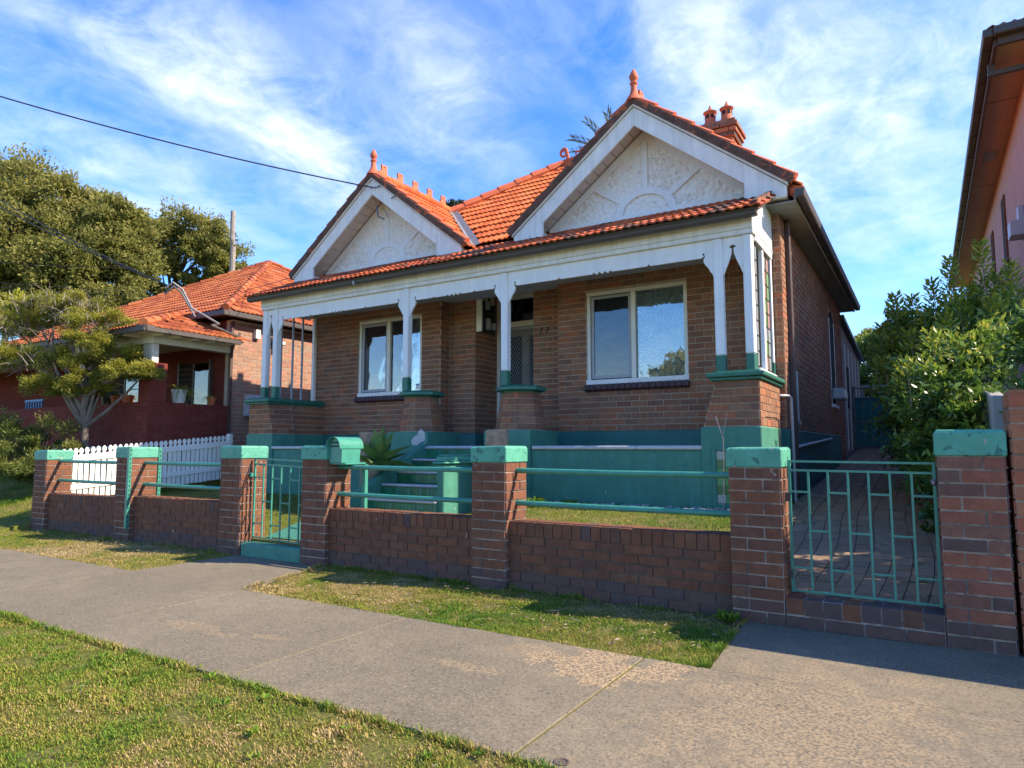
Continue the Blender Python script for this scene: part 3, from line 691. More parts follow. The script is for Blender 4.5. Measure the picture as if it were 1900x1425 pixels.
# windows -----------------------------------------------------------------
def window(x0, x1, z0, z1, ajar):
    y = WY + .02; m = MB(); t = .055
    m.boxa(x0, y, z0 + .09, x0 + t, y + .07, z1 - t); m.boxa(x1 - t, y, z0 + .09, x1, y + .07, z1 - t)
    m.boxa(x0 - .01, y - .004, z1 - t, x1 + .01, y + .07, z1)
    xm = (x0 + x1) / 2 - .03; m.boxa(xm - .035, y - .003, z0 + .09, xm + .035, y + .07, z1 - t)
    w = m.build('window', 'frame_cream', H, bevel=.004)
    m = MB(); m.boxa(x0 - .012, y - .025, z0, x1 + .012, y + .08, z0 + .088); m.build('window_sill', 'white_paint', w, bevel=.006)
    m = MB(); m.boxa(xm + .036, y + .045, z0 + .09, x1 - t, y + .05, z1 - t); m.build('pane', 'window_glass', w)
    a, b = x0 + t + .012, xm - .04; c, d = z0 + .105, z1 - t - .012; s = .045; yy = y + .018
    m = MB(); m.boxa(a, yy, c, a + s, yy + .03, d); m.boxa(b - s, yy, c, b, yy + .03, d); m.boxa(a + s, yy, c, b - s, yy + .03, c + s); m.boxa(a + s, yy, d - s, b - s, yy + .03, d)
    sash = m.build('sash', 'sash_grey', w, bevel=.003)
    m = MB(); m.boxa(a + s, yy + .014, c + s, b - s, yy + .018, d - s); m.build('pane', 'screen_glass' if not ajar else 'window_glass', sash)
    # gathered lace curtain and dark room behind
    nx_ = 90; v = []; f = []
    for i in range(nx_ + 1):
        u = i / nx_; x = x0 + u * (x1 - x0); yw = y + .11 + .022 * math.sin(u * 62) + .012 * math.sin(u * 23 + 1)
        v += [(x, yw, z0 + .02), (x, yw + .006 * math.sin(u * 62 + 1), z1)]
    for i in range(nx_):
        if ajar and .14 < i / nx_ < .24: continue
        f.append((2 * i, 2 * i + 2, 2 * i + 3, 2 * i + 1))
    m = MB(); m.add(v, f); m.build('curtain', 'lace_curtain', w)
    m = MB(); m.boxa(x0 - .3, y + .75, z0 - .2, x1 + .3, y + .8, z1 + .2); m.boxa(x0 - .3, y + .21, z1 + .001, x1 + .3, y + .75, z1 + .05); m.boxa(x0 - .3, y + .21, z0 - .2, x0 - .1, y + .75, z1); m.boxa(x1 + .1, y + .21, z0 - .2, x1 + .3, y + .75, z1); m.boxa(x0 - .1, y + .21, z0 - .1, x1 + .1, y + .75, z0 - .05)
    m.build('dark_room', 'interior_dark', w)
    n = 17
    for i in range(n):
        xx = x0 - .02 + (i + .5) * (x1 - x0 + .04) / n
        HB.box((xx, WY - .005, z0 - .05), ((x1 - x0 + .04) / n - .012, .14, .085), Matrix.Rotation(R(-22), 3, 'X'), 'brick_sill', w, (0, -1, 0))
    return w
window(*W1, True); w2 = window(*W2, False)
m = MB(); m.boxa(-7.76, WY + .058, 2.30, -7.66, WY + .062, 2.40); stk = m.build('window_sticker', 'tile_white', H)
m = MB(); m.boxa(-7.755, WY + .055, 2.375, -7.665, WY + .0575, 2.395); m.build('sticker_band', 'blue_paint', stk)

# front door in the recess ----------------------------------------------------
m = MB(); m.boxa(-6.60, DY - .06, 1.28, -6.53, DY + .02, 4.03); m.boxa(-5.51, DY - .06, 1.28, -5.44, DY + .02, 4.03); m.boxa(-6.53, DY - .06, 3.93, -5.51, DY + .02, 4.03); m.boxa(-6.53, DY - .06, 3.42, -5.51, DY + .02, 3.52)
dr = m.build('door', 'frame_cream', H, bevel=.004)
m = MB(); m.boxa(-6.53, DY - .01, 3.52, -5.51, DY, 3.93); m.build('fanlight', 'screen_glass', dr)
m = MB(); m.boxa(-6.53, DY, 1.28, -5.51, DY + .04, 3.42); m.build('door_leaf', 'timber_grey', dr)
for a, b in ((-6.42, -6.10), (-5.94, -5.62)):
    m = MB(); m.boxa(a, DY - .012, 2.2, b, DY - .002, 3.25); m.build('door_light', 'interior_dark', dr)
m = MB(); m.boxa(-6.53, DY + .3, 3.4, -5.51, DY + .32, 4.0); m.build('dark_hall', 'interior_dark', dr)
m = MB(); t = .006; y = DY - .05
x0, x1, z0, z1 = -6.5, -5.54, 1.32, 3.38; s = .085
for sg in (1, -1):
    k = -60
    while k < 60:
        # lines z = zc + sg * 1.6 * (x - xc) clipped to the leaf
        c = k * s; pts = []
        for i in range(2):
            pass
        xa, xb = x0, x1
        f0 = lambda x: z0 + sg * 1.6 * (x - x0) + c
        za, zb = f0(xa), f0(xb)
        lo, hi = min(za, zb), max(za, zb)
        if hi > z0 and lo < z1:
            inv = lambda z: x0 + (z - z0 - c) / (sg * 1.6)
            if za < z0: xa, za = inv(z0), z0
            if za > z1: xa, za = inv(z1), z1
            if zb < z0: xb, zb = inv(z0), z0
            if zb > z1: xb, zb = inv(z1), z1
            if xb - xa > .01: m.tube([(xa, y, za), (xb, y, zb)], .0038, 3, False)
        k += 1
m.build('security_mesh', 'meter_grey', dr)
m = MB(); m.boxa(x0 - .03, y - .012, z0, x0 + .02, y + .012, z1); m.boxa(x1 - .02, y - .012, z0, x1 + .03, y + .012, z1); m.boxa(x0, y - .012, z1 - .02, x1, y + .012, z1 + .03); m.boxa(x0, y - .012, 2.2, x1, y + .012, 2.25)
m.build('security_frame', 'sash_grey', dr)
# meter board on the return wall
mx = -6.592
m = MB(); m.boxa(mx, 9.6, 3.28, mx + .03, 10.12, 4.05); mbd = m.build('meter_board', 'meter_black', H)
m = MB(); m.boxa(mx - .002, 9.565, 3.27, mx + .11, 9.597, 4.06); m.build('board_edge', 'frame_cream', mbd)
for (a, z, h, k) in ((9.70, 3.84, .13, 'meter_cream'), (9.78, 3.70, .14, 'meter_grey'), (9.92, 3.80, .15, 'meter_cream'), (9.80, 3.34, .2, 'meter_grey'), (9.98, 3.36, .12, 'meter_grey')):
    m = MB(); m.boxa(mx + .031, a, z, mx + .1, a + .09, z + h); m.build('meter', k, mbd, bevel=.012)
m = MB(); m.tube([(mx + .05, 9.76, 4.05), (mx + .05, 9.76, 4.4)], .012, 6); m.build('meter_conduit', 'black_metal', mbd)
# house number
for i in range(2):
    cu = bpy.data.curves.new('n', 'FONT'); cu.body = '7'; cu.size = .15; cu.extrude = .006
    to = bpy.data.objects.new('n', cu); COL.objects.link(to)
    dg = bpy.context.evaluated_depsgraph_get(); me = bpy.data.meshes.new_from_object(to.evaluated_get(dg)); bpy.data.objects.remove(to)
    me.materials.clear(); me.materials.append(MATS['number_bronze'])
    o = bpy.data.objects.new('house_number', me); link(o, H, (-5.33 + i * .115, RY - .016, 3.11)); o.rotation_euler = (R(90), 0, 0); o['label'] = 'dark metal digit 7'

# veranda ----------------------------------------------------------------------
VY = 8.02
m = MB(); m.boxa(-10.0, VY + .12, 1.15, -1.7, WY + 1.0, 1.272); m.build('veranda_floor', 'stone_nosing', H)
m = MB(); m.boxa(-10.0, VY + .02, .2, -6.5, VY + .4, 1.234); m.boxa(-5.3, VY + .02, .2, -1.7, VY + .4, 1.234); m.build('veranda_base', 'teal_paint', H, bevel=.01)
for a, b in ((-10.0, -7.2), (-6.4, -5.38), (-4.6, -3.1), (-3.095, -2.26)):
    m = MB(); m.boxa(a, VY - .015, 1.235, b, VY + .2, 1.285); m.build('floor_nosing', 'stone_nosing', H, bevel=.012)
def tile_panel(par, x0, x1, z0, z1, y):
    m = MB(); m.boxa(x0 - .05, y - .03, z0 - .06, x0, y, z1 + .05); m.boxa(x1, y - .03, z0 - .06, x1 + .05, y, z1 + .05); m.boxa(x0, y - .03, z1, x1, y, z1 + .05); m.boxa(x0, y - .03, z0 - .06, x1, y, z0); m.build('panel_frame', 'teal_paint', par, bevel=.006)
    nc, nr_ = 3, 6
    for i in range(nc):
        for j in range(nr_):
            a = x0 + (x1 - x0) * i / nc; b = x0 + (x1 - x0) * (i + 1) / nc; c = z0 + (z1 - z0) * j / nr_; d = z0 + (z1 - z0) * (j + 1) / nr_
            corner = i in (0, nc - 1) and j in (0, nr_ - 1)
            m = MB(); m.boxa(a + .002, y - .016, c + .002, b - .002, y - .002, d - .002, rng.random()); m.build('wall_tile', 'tile_motif' if corner else 'tile_green', par)
            if i == 1 and j in (1, 2, 3, 4):
                m = MB(); m.lathe([(.001, -.006), (.026, -.004), (.026, .0)], (0, 0, 0), 8)
                m.v = [((a + b) / 2 + q[0], y - .0165 + q[2] * .5, (c + d) / 2 + q[1]) for q in m.v]; m.build('tile_flower', 'tile_red', par)
# end piers with dado walls
def bricks_on_box(par, x0, x1, y0, y1, z0, z1, right=True, front=True, left=False, mat='brick_house'):
    if front: brick_wall(HB, par, (x0, y0), 0, x1 - x0, z0, z1, mat)
    if right: brick_wall(HB, par, (x1, y0), 90, y1 - y0, z0, z1, mat, start=1)
PT = 2.04
# right end pier: battered left side
m = MB(); m.prism([(-2.25, 1.5), (-1.604, 1.5), (-1.604, PT), (-2.10, PT)], (0, VY + .006, 0), (1, 0, 0), (0, 0, 1), (0, 1, 0), 1.27)
pR = m.build('end_pier', 'mortar_house', H)
for r in range(6):
    z0 = 1.51 + r * .0883; xl = -2.25 + .15 * (z0 - 1.5) / .54 + .012
    brick_wall(HB, pR, (xl, VY), 0, -1.60 - xl, z0, z0 + .0883, 'brick_house', start=r)
brick_wall(HB, pR, (-1.60, VY), 90, 1.25, 1.51, PT, 'brick_tan' if False else 'brick_house', start=1)
m = MB(); m.boxa(-2.28, VY - .02, .2, -1.585, WY, 1.503); bR = m.build('pier_base', 'teal_paint', H, bevel=.012)
tile_panel(bR, -2.10, -1.80, .62, 1.22, VY - .02)
# left end pier
m = MB(); m.prism([(-10.56, 1.5), (-9.92, 1.5), (-10.06, PT), (-10.56, PT)], (0, VY + .006, 0), (1, 0, 0), (0, 0, 1), (0, 1, 0), .5)
m.boxa(-10.5, VY + .5, 1.5, -10.03, WY, PT); pL = m.build('end_pier', 'mortar_house', H)
for r in range(6):
    z0 = 1.51 + r * .0883; xr = -9.92 - .14 * (z0 - 1.5) / .54
    brick_wall(HB, pL, (-10.565, VY), 0, xr + 10.565, z0, z0 + .0883, 'brick_house', start=r)
    brick_wall(HB, pL, (xr, VY), 90, .5, z0, z0 + .0883, 'brick_house', start=r + 1)
brick_wall(HB, pL, (-10.025, VY + .5), 90, WY - VY - .5, 1.51, PT, 'brick_house')
m = MB(); m.boxa(-10.6, VY - .02, .2, -9.9, VY + .52, 1.503); m.boxa(-10.6, VY + .52, .2, -10.0, WY, 1.503); bL = m.build('pier_base', 'teal_paint', H, bevel=.012)
tile_panel(bL, -10.42, -10.1, .62, 1.22, VY - .02)
# moulded sills on the end piers
def sill(par, pts, name='pier_cap'):
    m = MB()
    for (x0, x1, y0, y1) in pts:
        m.boxa(x0, y0, PT + .001, x1, y1, PT + .04); m.boxa(x0 - .035, y0 - .035, PT + .04, x1 + .035, y1, PT + .095); m.boxa(x0 + .02, y0 + .02, PT + .095, x1 - .02, y1, PT + .115)
    return m.build(name, 'dark_green', par, bevel=.014)
sill(pR, [(-2.15, -1.56, VY - .05, WY - .01)]); sill(pL, [(-10.6, -10.0, VY - .05, VY + .5), (-10.55, -9.99, VY + .5, WY - .01)])
# two middle piers: tapered with cut corners
def mid_pier(xc, x0b, x1b):
    m = MB(); m.boxa(x0b, VY - .02, .2, x1b, VY + .82, 1.503); b = m.build('pier_base', 'teal_paint', H, bevel=.012)
    hb, ht = .345, .255; yc = VY + .37
    oct_ = lambda h: [(-h, -h * .45), (-h * .45, -h), (h * .45, -h), (h, -h * .45), (h, h * .45), (h * .45, h), (-h * .45, h), (-h, h * .45)]
    v = [(xc + x, yc + y, 1.5) for x, y in oct_(hb - .006)] + [(xc + x, yc + y, PT) for x, y in oct_(ht - .006)]
    m = MB(); m.add(v, [tuple(range(8))[::-1], tuple(range(8, 16))] + [(i, (i + 1) % 8, 8 + (i + 1) % 8, 8 + i) for i in range(8)]); p = m.build('middle_pier', 'mortar_house', H)
    n = 6; hh = (PT - 1.505) / n
    for r in range(n):
        z = 1.505 + (r + .5) * hh; h = hb + (ht - hb) * (r + .5) / n; o8 = oct_(h)
        for i in (7, 0, 1, 2, 3):
            a, b_ = Vector((*o8[i], 0)), Vector((*o8[(i + 1) % 8], 0)); u = (b_ - a); L = u.length; ang = math.atan2(u.y, u.x); nrm = Vector((math.sin(ang), -math.cos(ang), 0))
            tilt = rz(ang) @ Matrix.Rotation(-math.atan2(hb - ht, PT - 1.5), 3, 'X')
            parts = [(0, 1)] if i in (0, 2) else ([(0, .62), (.62, 1)] if r % 2 else [(0, .36), (.36, 1)])
            for s0, s1 in parts:
                c = a + u * ((s0 + s1) / 2) + nrm * (-.035 + .004)
                HB.box((xc + c.x, yc + c.y, z), (L * (s1 - s0) - .008, .07, hh - .01), tilt, 'brick_house', p, nrm)
    m = MB()
    for h, z0, z1 in ((.27, PT + .001, PT + .03), (.345, PT + .03, PT + .085), (.29, PT + .085, PT + .105)):
        q = oct_(h); m.prism([(x, y) for x, y in q], (xc, yc, z0), (1, 0, 0), (0, 1, 0), (0, 0, 1), z1 - z0)
    m.build('pier_cap', 'dark_green', p, bevel=.012)
mid_pier(-6.83, -7.2, -6.4); mid_pier(-4.99, -5.38, -4.62)
m = MB(); m.prism([(-.12, -.09), (.0, -.1), (.02, -.06), (.09, -.085), (.12, .0), (.105, .10), (.05, .15), (-.01, .12), (-.03, .06), (-.10, .03), (-.15, -.03)], (-6.555, VY - .024, 1.39), (1, 0, 0), (0, 0, 1), (0, 1, 0), .004); m.build('flaked_patch', 'chip_white', H)

# posts, beam and fretwork
PY0, PY1 = 8.14, 8.26
posts = [-10.38, -10.09, -6.98, -5.13, -2.06, -1.71]
for x in posts:
    m = MB(); m.boxa(x - .055, PY0, 2.36, x + .055, PY1, 3.80); p = m.build('veranda_post', 'white_paint', H, bevel=.014)
    m = MB(); m.boxa(x - .056, PY0 - .001, PT + .1, x + .056, PY1 + .001, 2.362); m.build('post_foot', 'dark_green', p, bevel=.014)
m = MB(); m.boxa(-10.46, PY0 - .02, 3.80, -1.63, PY1, 3.86); m.boxa(-10.46, PY0 - .035, 3.86, -1.63, PY1, 4.0); m.boxa(-10.46, PY0 - .05, 3.985, -1.63, PY0, 4.02)
m.build('veranda_beam', 'white_worn', H, bevel=.006)
def bracket_prof(sgn):       # from post face outward: (dx, z)
    return [(0, 3.335), (.012, 3.345), (.014, 3.37), (.04, 3.40), (.065, 3.45), (.10, 3.495), (.122, 3.535), (.12, 3.572), (.10, 3.60), (.112, 3.618), (.13, 3.60), (.15, 3.588)]
def valance(xa, xb, nsc=1):
    z0 = 3.588; L = xb - xa; bp = bracket_prof(1)
    bot = [(xa + dx, z) for dx, z in bp]
    def cusp(x, w=.03, h=.03): return [(x - w, z0), (x - w * .35, z0 + h * .35), (x, z0 + h), (x + w * .35, z0 + h * .35), (x + w, z0)]
    mid = (xa + xb) / 2; q = L * .22
    bot += cusp(mid - q)
    for k in range(4):
        bot += cusp(mid + (-.12 + .08 * k), .03, .028)
        if k < 3: bot += [(mid + (-.12 + .08 * k) + .04, z0 - .012)]
    bot += cusp(mid + q)
    bot += [(xb - dx, z) for dx, z in bp[::-1]]
    poly = bot + [(xb, 3.798), (xa, 3.798)]
    m = MB(); m.prism(poly, (0, PY0 + .03, 0), (1, 0, 0), (0, 0, 1), (0, 1, 0), .03); v = m.build('valance', 'white_paint', H)
    for x in (xa + .12, xb - .12):
        m = MB(); m.lathe([(.013, 0), (.013, .004)], (0, 0, 0), 10); m.v = [(x + a, PY0 + .0285 - c * .3, 3.632 + b) for a, b, c in m.v]; m.build('fret_hole', 'interior_dark', v)
for a, b in ((-10.035, -7.035), (-6.925, -5.185), (-5.075, -2.115)): valance(a, b)
def arch_panel(xa, xb):
    w = xb - xa; mid = (xa + xb) / 2
    left = [(xa, 3.335), (xa + .012, 3.35), (xa + w * .12, 3.40), (xa + w * .3, 3.50), (xa + w * .44, 3.60), (mid - .012, 3.66), (mid - .045, 3.672), (mid - .02, 3.70)]
    poly = left + [(2 * mid - x, z) for x, z in left[::-1]] + [(xb, 3.798), (xa, 3.798)]
    m = MB(); m.prism(poly, (0, PY0 + .03, 0), (1, 0, 0), (0, 0, 1), (0, 1, 0), .03); m.build('arch_fretwork', 'white_paint', H)
arch_panel(-10.325, -10.145); arch_panel(-2.005, -1.765)
m = MB(); m.boxa(-10.44, PY1 + .002, 3.83, -1.62, WY + .01, 3.86); m.boxa(-7.15, WY + .012, 3.83, -4.86, RY - .01, 3.86); m.build('veranda_ceiling', 'veranda_ceiling', H)
# right end: lit timber infill and leadlight
m = MB(); m.prism([(8.2, 3.80), (9.27, 3.80), (9.27, 4.60), (8.2, 4.08)], (-1.655, 0, 0), (0, 1, 0), (0, 0, 1), (1, 0, 0), .03); m.build('end_boarding', 'white_worn', H)
m = MB(); m.boxa(-1.70, 8.262, 3.74, -1.63, 9.27, 3.80); m.boxa(-1.70, 9.2, 2.36, -1.64, 9.27, 3.74); m.boxa(-1.70, 8.7, 2.2, -1.645, 8.77, 3.74); m.boxa(-1.70, 8.262, 2.165, -1.62, 9.27, 2.2); lf = m.build('leadlight_frame', 'white_paint', H, bevel=.006)
m = MB(); m.boxa(-1.705, 9.195, 2.155, -1.638, 9.275, 2.36); m.build('frame_foot', 'dark_green', lf)
for (a, b, cols) in ((8.30, 8.44, 1), (8.80, 9.17, 2)):
    nz = 8
    for i in range(cols):
        for j in range(nz):
            y0 = a + (b - a) * i / cols; y1 = a + (b - a) * (i + 1) / cols; z0 = 2.23 + 1.48 * j / nz; z1 = 2.23 + 1.48 * (j + 1) / nz
            k = rng.choice(['stained_green', 'stained_pink', 'stained_clear']) if cols == 2 else 'stained_clear'
            m = MB(); m.boxa(-1.672, y0 + .008, z0 + .008, -1.666, y1 - .008, z1 - .008); m.build('leadlight_pane', k, lf)
    m = MB(); 
    for j in range(nz + 1): m.boxa(-1.677, a, 2.225 + 1.48 * j / nz, -1.661, b, 2.237 + 1.48 * j / nz)
    for i in range(cols + 1): y0 = a + (b - a) * i / cols; m.boxa(-1.678, y0 - .007, 2.22, -1.660, y0 + .007, 3.72)
    m.build('lead_cames', 'black_metal', lf)
# left end: slender bars of the old screen
for y in (8.45, 8.72, 8.95):
    m = MB(); m.boxa(-10.30, y, 2.16, -10.27, y + .028, 3.82); m.build('screen_bar', 'sash_grey', H)
m = MB(); m.boxa(-10.31, WY - .07, 2.16, -10.25, WY - .005, 3.82); m.build('screen_post', 'white_worn', H)
m = MB(); m.prism([(8.2, 3.80), (9.27, 3.80), (9.27, 4.60), (8.2, 4.08)], (-10.44, 0, 0), (0, 1, 0), (0, 0, 1), (1, 0, 0), .03); m.build('end_boarding', 'white_worn', H)
# gutter of the veranda
gp = [(0, 0), (.09, -.005), (.1, .02), (.1, .10), (.088, .10), (.085, .02), (.01, .02), (.0, .12)]
m = MB(); m.prism([(-.10, .0), (-.085, -.02), (-.01, -.02), (.0, .0), (.0, .075), (-.112, .075), (-.112, .06)], (-10.62, 8.02, 3.965), (0, 1, 0), (0, 0, 1), (1, 0, 0), 9.07); m.build('gutter', 'gutter_metal', H, bevel=.004)
for x in (-7.9,):
    m = MB(); m.boxa(x - .015, 7.895, 3.93, x + .015, 7.93, 3.985); m.build('gutter_bracket', 'pipe_grey', H)

# steps ------------------------------------------------------------------------
SX0, SX1 = -6.38, -5.15
stv = [(7.95, 1.275), (7.64, 1.10), (7.33, .935), (6.99, .775), (6.63, .605)]
st_par = None
for k, (y, z) in enumerate(stv):
    zb = stv[k + 1][1] if k < 4 else .4
    xr = SX1 if k else -5.39
    m = MB(); m.boxa(SX0 if k else -6.4, y + .02, .2, xr, y + (.4 if k else .08), z - .004); sp_ = m.build('step', 'teal_paint', H)
    m = MB(); m.boxa(SX0 if k else -6.4, y - .012, z - .036, xr, y + .045, z); m.build('step_nosing', 'stone_nosing', sp_, bevel=.014)
    n = 19
    for i in range(n):
        a = (SX0 if k else -6.4) + (xr - (SX0 if k else -6.4)) * i / n; b = (SX0 if k else -6.4) + (xr - (SX0 if k else -6.4)) * (i + 1) / n
        HB.box(((a + b) / 2, y + .016, (zb + z - .045) / 2), (b - a - .005, .016 + rng.uniform(0, .006), z - .05 - zb), Matrix.Identity(3), 'step_green', sp_, (0, -1, 0), 'riser_tile')
m = MB(); m.prism([(8.0, .2), (8.0, 1.36), (7.7, 1.20), (6.42, .62), (6.3, .60), (6.3, .2)], (-6.5, 0, 0), (0, 1, 0), (0, 0, 1), (1, 0, 0), .118); m.build('step_wall', 'teal_paint', H, bevel=.012)
m = MB(); m.boxa(-5.17, 6.66, .2, -5.06, 8.0, 1.06); nw = m.build('step_wall', 'teal_paint', H, bevel=.012)
m = MB(); m.boxa(-5.215, 6.62, 1.06, -5.015, 7.4, 1.085); m.boxa(-5.18, 6.65, 1.085, -5.05, 7.38, 1.15); m.boxa(-5.165, 6.67, 1.15, -5.065, 7.36, 1.172); m.build('newel_cap', 'teal_cap', nw, bevel=.018)

# gables -------------------------------------------------------------------------
GS = .785
def stucco(gw, xc):                    # thrown roughcast: real relief over the gable face
    s = .0135; nx_, nz_ = int(3.22 / s), int(1.6 / s)
    X, Z = np.meshgrid(xc - 1.61 + np.arange(nx_ + 1) * s, 4.42 + np.arange(nz_ + 1) * s)
    r = vnoise(X, Z, 24, 31) * .55 + vnoise(X, Z, 47, 32) * .45 + vnoise(X, Z, 9, 33) * .25
    Y = WY - .0125 - np.clip(r - .42, 0, 1) ** 1.0 * .042
    P = np.stack([X, Y, Z], 2); i, j = np.meshgrid(np.arange(nz_), np.arange(nx_), indexing='ij'); i, j = i.ravel(), j.ravel()
    ok = (Z[i + 1, j] < 5.97 - GS * np.abs(X[i, j] - xc)) & (Z[i + 1, j] < 5.97 - GS * np.abs(X[i, j + 1] - xc))
    i, j = i[ok], j[ok]; w_ = nx_ + 1
    me = bpy.data.meshes.new('roughcast'); ctr = Vector((xc, WY - .02, 5.1))
    me.from_pydata([tuple(q) for q in (P.reshape(-1, 3) - np.array(ctr))], [], [(a * w_ + b, a * w_ + b + 1, (a + 1) * w_ + b + 1, (a + 1) * w_ + b) for a, b in zip(i.tolist(), j.tolist())])
    me.materials.append(MATS['roughcast']); me.polygons.foreach_set('use_smooth', [True] * len(me.polygons)); me.update()
    o = bpy.data.objects.new('roughcast_face', me); link(o, gw, ctr)
def gable(xc, relief):
    y0 = 8.85
    for sg in (-1, 1):
        poly = [(0, 6.15), (2.02, 4.565), (2.02, 4.42), (1.50, 4.42), (1.50, 4.695), (0, 5.875)]
        m = MB(); m.prism([(sg * a, b) for a, b in poly], (xc, y0, 0), (1, 0, 0), (0, 0, 1), (0, 1, 0), .045); bb = m.build('barge_board', 'white_worn', H, bevel=.005)
        m = MB(); m.prism([(sg * a, b) for a, b in [(0, 6.16), (2.04, 4.56), (2.04, 4.60), (0, 6.20)]], (xc, y0 - .03, 0), (1, 0, 0), (0, 0, 1), (0, 1, 0), .07); m.build('barge_capping', 'white_worn', bb)
        m = MB(); m.boxa(min(xc + sg * 1.52, xc + sg * 2.01), y0 + .047, 4.425, max(xc + sg * 1.52, xc + sg * 2.01), WY + .05, 4.57); m.build('eave_box', 'cream_paint', H)
        n = 12
        for i in range(n):
            d0 = .01 + 1.74 * i / n; d1 = .01 + 1.74 * (i + 1) / n; dm = (d0 + d1) / 2
            ln = (d1 - d0) * math.hypot(1, GS) - .008
            m = MB(); m.box((xc + sg * dm, (y0 + .05 + WY - .02) / 2, 6.0 - GS * dm + .0), (ln, WY - .02 - y0 - .06, .012), Matrix.Rotation(sg * math.atan(GS), 3, 'Y')); m.build('soffit_board', 'soffit_paint', H)
        # mortar bedded verge and barge tiles
        m = MB(); m.prism([(sg * a, b) for a, b in [(0, 6.19), (2.06, 4.575), (2.12, 4.63), (2.1, 4.68), (0, 6.30)]], (xc, y0 - .055, 0), (1, 0, 0), (0, 0, 1), (0, 1, 0), .11); m.build('verge_mortar', 'barge_mortar', H)
        n = 8
        for i in range(n):
            d0 = .05 + 2.05 * i / n; d1 = .05 + 2.05 * (i + 1.06) / n
            m = MB(); p0 = Vector((xc + sg * d0, y0 + .02, 6.28 - GS * d0)); p1 = Vector((xc + sg * d1, y0 + .02, 6.30 - GS * d1))
            m.tube([p0, p1], [.062, .078], 8); m.build('verge_tile', 'terracotta_cap', H, smooth=True)
    m = MB(); m.prism([(-1.62, 4.40), (1.62, 4.40), (1.62, 4.72), (0, 5.99), (-1.62, 4.72)], (xc, WY - .012, 0), (1, 0, 0), (0, 0, 1), (0, 1, 0), .06); gw = m.build('gable_wall', 'roughcast', H); stucco(gw, xc)
    mm = 'white_paint'
    def band(poly, rr, name='raised_band'):
        r = relief * rr
        m = MB(); m.prism(poly, (xc, WY - .012 - r, 0), (1, 0, 0), (0, 0, 1), (0, 1, 0), r - .001); m.build(name, mm, gw, bevel=min(.008, r * .4))
    band([(-1.6, 4.4), (1.6, 4.4), (1.6, 4.72), (-1.6, 4.72)], 1.0)
    for sg in (-1, 1):
        band([(sg * 0, 5.97), (sg * 1.6, 4.716), (sg * 1.44, 4.716), (sg * 0, 5.845)], .9 + .04 * sg)
        band([(sg * .38, 4.88), (sg * .87, 5.225), (sg * .79, 5.285), (sg * .325, 4.95)], .75)
    band([(-.045, 5.06), (.045, 5.06), (.045, 5.84), (-.045, 5.84)], .7)
    a0 = [(.47 * math.cos(t), 4.715 + .38 * math.sin(t)) for t in [math.pi * i / 16 for i in range(17)]]; a1 = [(.35 * math.cos(t), 4.715 + .27 * math.sin(t)) for t in [math.pi * i / 16 for i in range(17)]]
    band(a0 + a1[::-1], .83, 'raised_arch')
    return gw
GXR, GXL = -3.37, -8.43
gable(GXR, .048); gable(GXL, .03)
def finial(x, y, z):
    m = MB(); m.lathe([(.13, -.06), (.10, .0), (.065, .05), (.048, .11), (.042, .19), (.058, .205), (.06, .22), (.04, .235), (.04, .255), (.055, .275), (.066, .30), (.064, .335), (.045, .38), (.02, .42), (.004, .445)], (x, y, z), 14); m.build('finial', 'terracotta_pot', H, smooth=True)
    m = MB()
    for sg in (-1, 1): m.prism([(0, .03), (sg * .24, -.155), (sg * .24, -.185), (0, 0)], (x, y - .09, z - .03), (1, 0, 0), (0, 0, 1), (0, 1, 0), .18)
    m.build('finial_saddle', 'terracotta_pot', H)
finial(GXR, 8.88, 6.30); finial(GXL, 8.88, 6.30)

# roof ------------------------------------------------------------------------------
def tile_mesh(name, mat, tw=.212, ln=.37, hgt=.021, waves=2):
    n = waves * 4; v = []
    us = [(-.5 + i / n) * tw for i in range(n + 1)]; hs = [hgt * (.5 - .5 * math.cos(2 * math.pi * waves * i / n)) for i in range(n + 1)]
    for u, h in zip(us, hs): v.append((u, -ln / 2, h + .026))
    for u, h in zip(us, hs): v.append((u, ln / 2, h - .004))
    for u, h in zip(us, hs): v.append((u, -ln / 2, h + .004))
    k = n + 1
    f = [(i, i + 1, k + i + 1, k + i) for i in range(n)] + [(2 * k + i, 2 * k + i + 1, i + 1, i) for i in range(n)] + [(0, k, 2 * k), (k - 1, 3 * k - 1, 2 * k - 1)]
    me = bpy.data.meshes.new(name); me.from_pydata(v, [], f); me.materials.append(MATS[mat]); me.update(); return me
def tile_slope(B, par, me, o, U, V, W_, L_, keep, tw=.212, g=.335, lift=.0):
    U = Vector(U).normalized(); V = Vector(V).normalized(); N = U.cross(V); o = Vector(o)
    M0 = Matrix((U, V, N)).transposed()
    for r in range(int(L_ / g) + 1):
        for c in range(int(W_ / tw) + 1):
            p = o + U * ((c + .5) * tw) + V * ((r + .5) * g) + N * lift
            if not keep(p): continue
            M = M0 @ Matrix.Rotation(rng.uniform(-.012, .012), 3, 'Z') @ Matrix.Rotation(rng.uniform(-.008, .008), 3, 'X')
            B.mesh(p + N * rng.uniform(-.002, .003), M, me, par, N, 'roof_tile', tw * g)
TB = Pieces()
tm = tile_mesh('tile', 'terracotta'); tw_ = tile_mesh('tile_worn', 'terracotta_worn')
m = MB(); m.add([(-10.6, 7.9, 4.0), (-1.56, 7.9, 4.0), (-1.56, 9.29, 4.62), (-10.6, 9.29, 4.62)], [(0, 1, 2, 3)]); m.boxa(-10.6, 7.95, 3.99, -1.56, 8.1, 4.0); vr = m.build('veranda_roof', 'roof_deck', H)
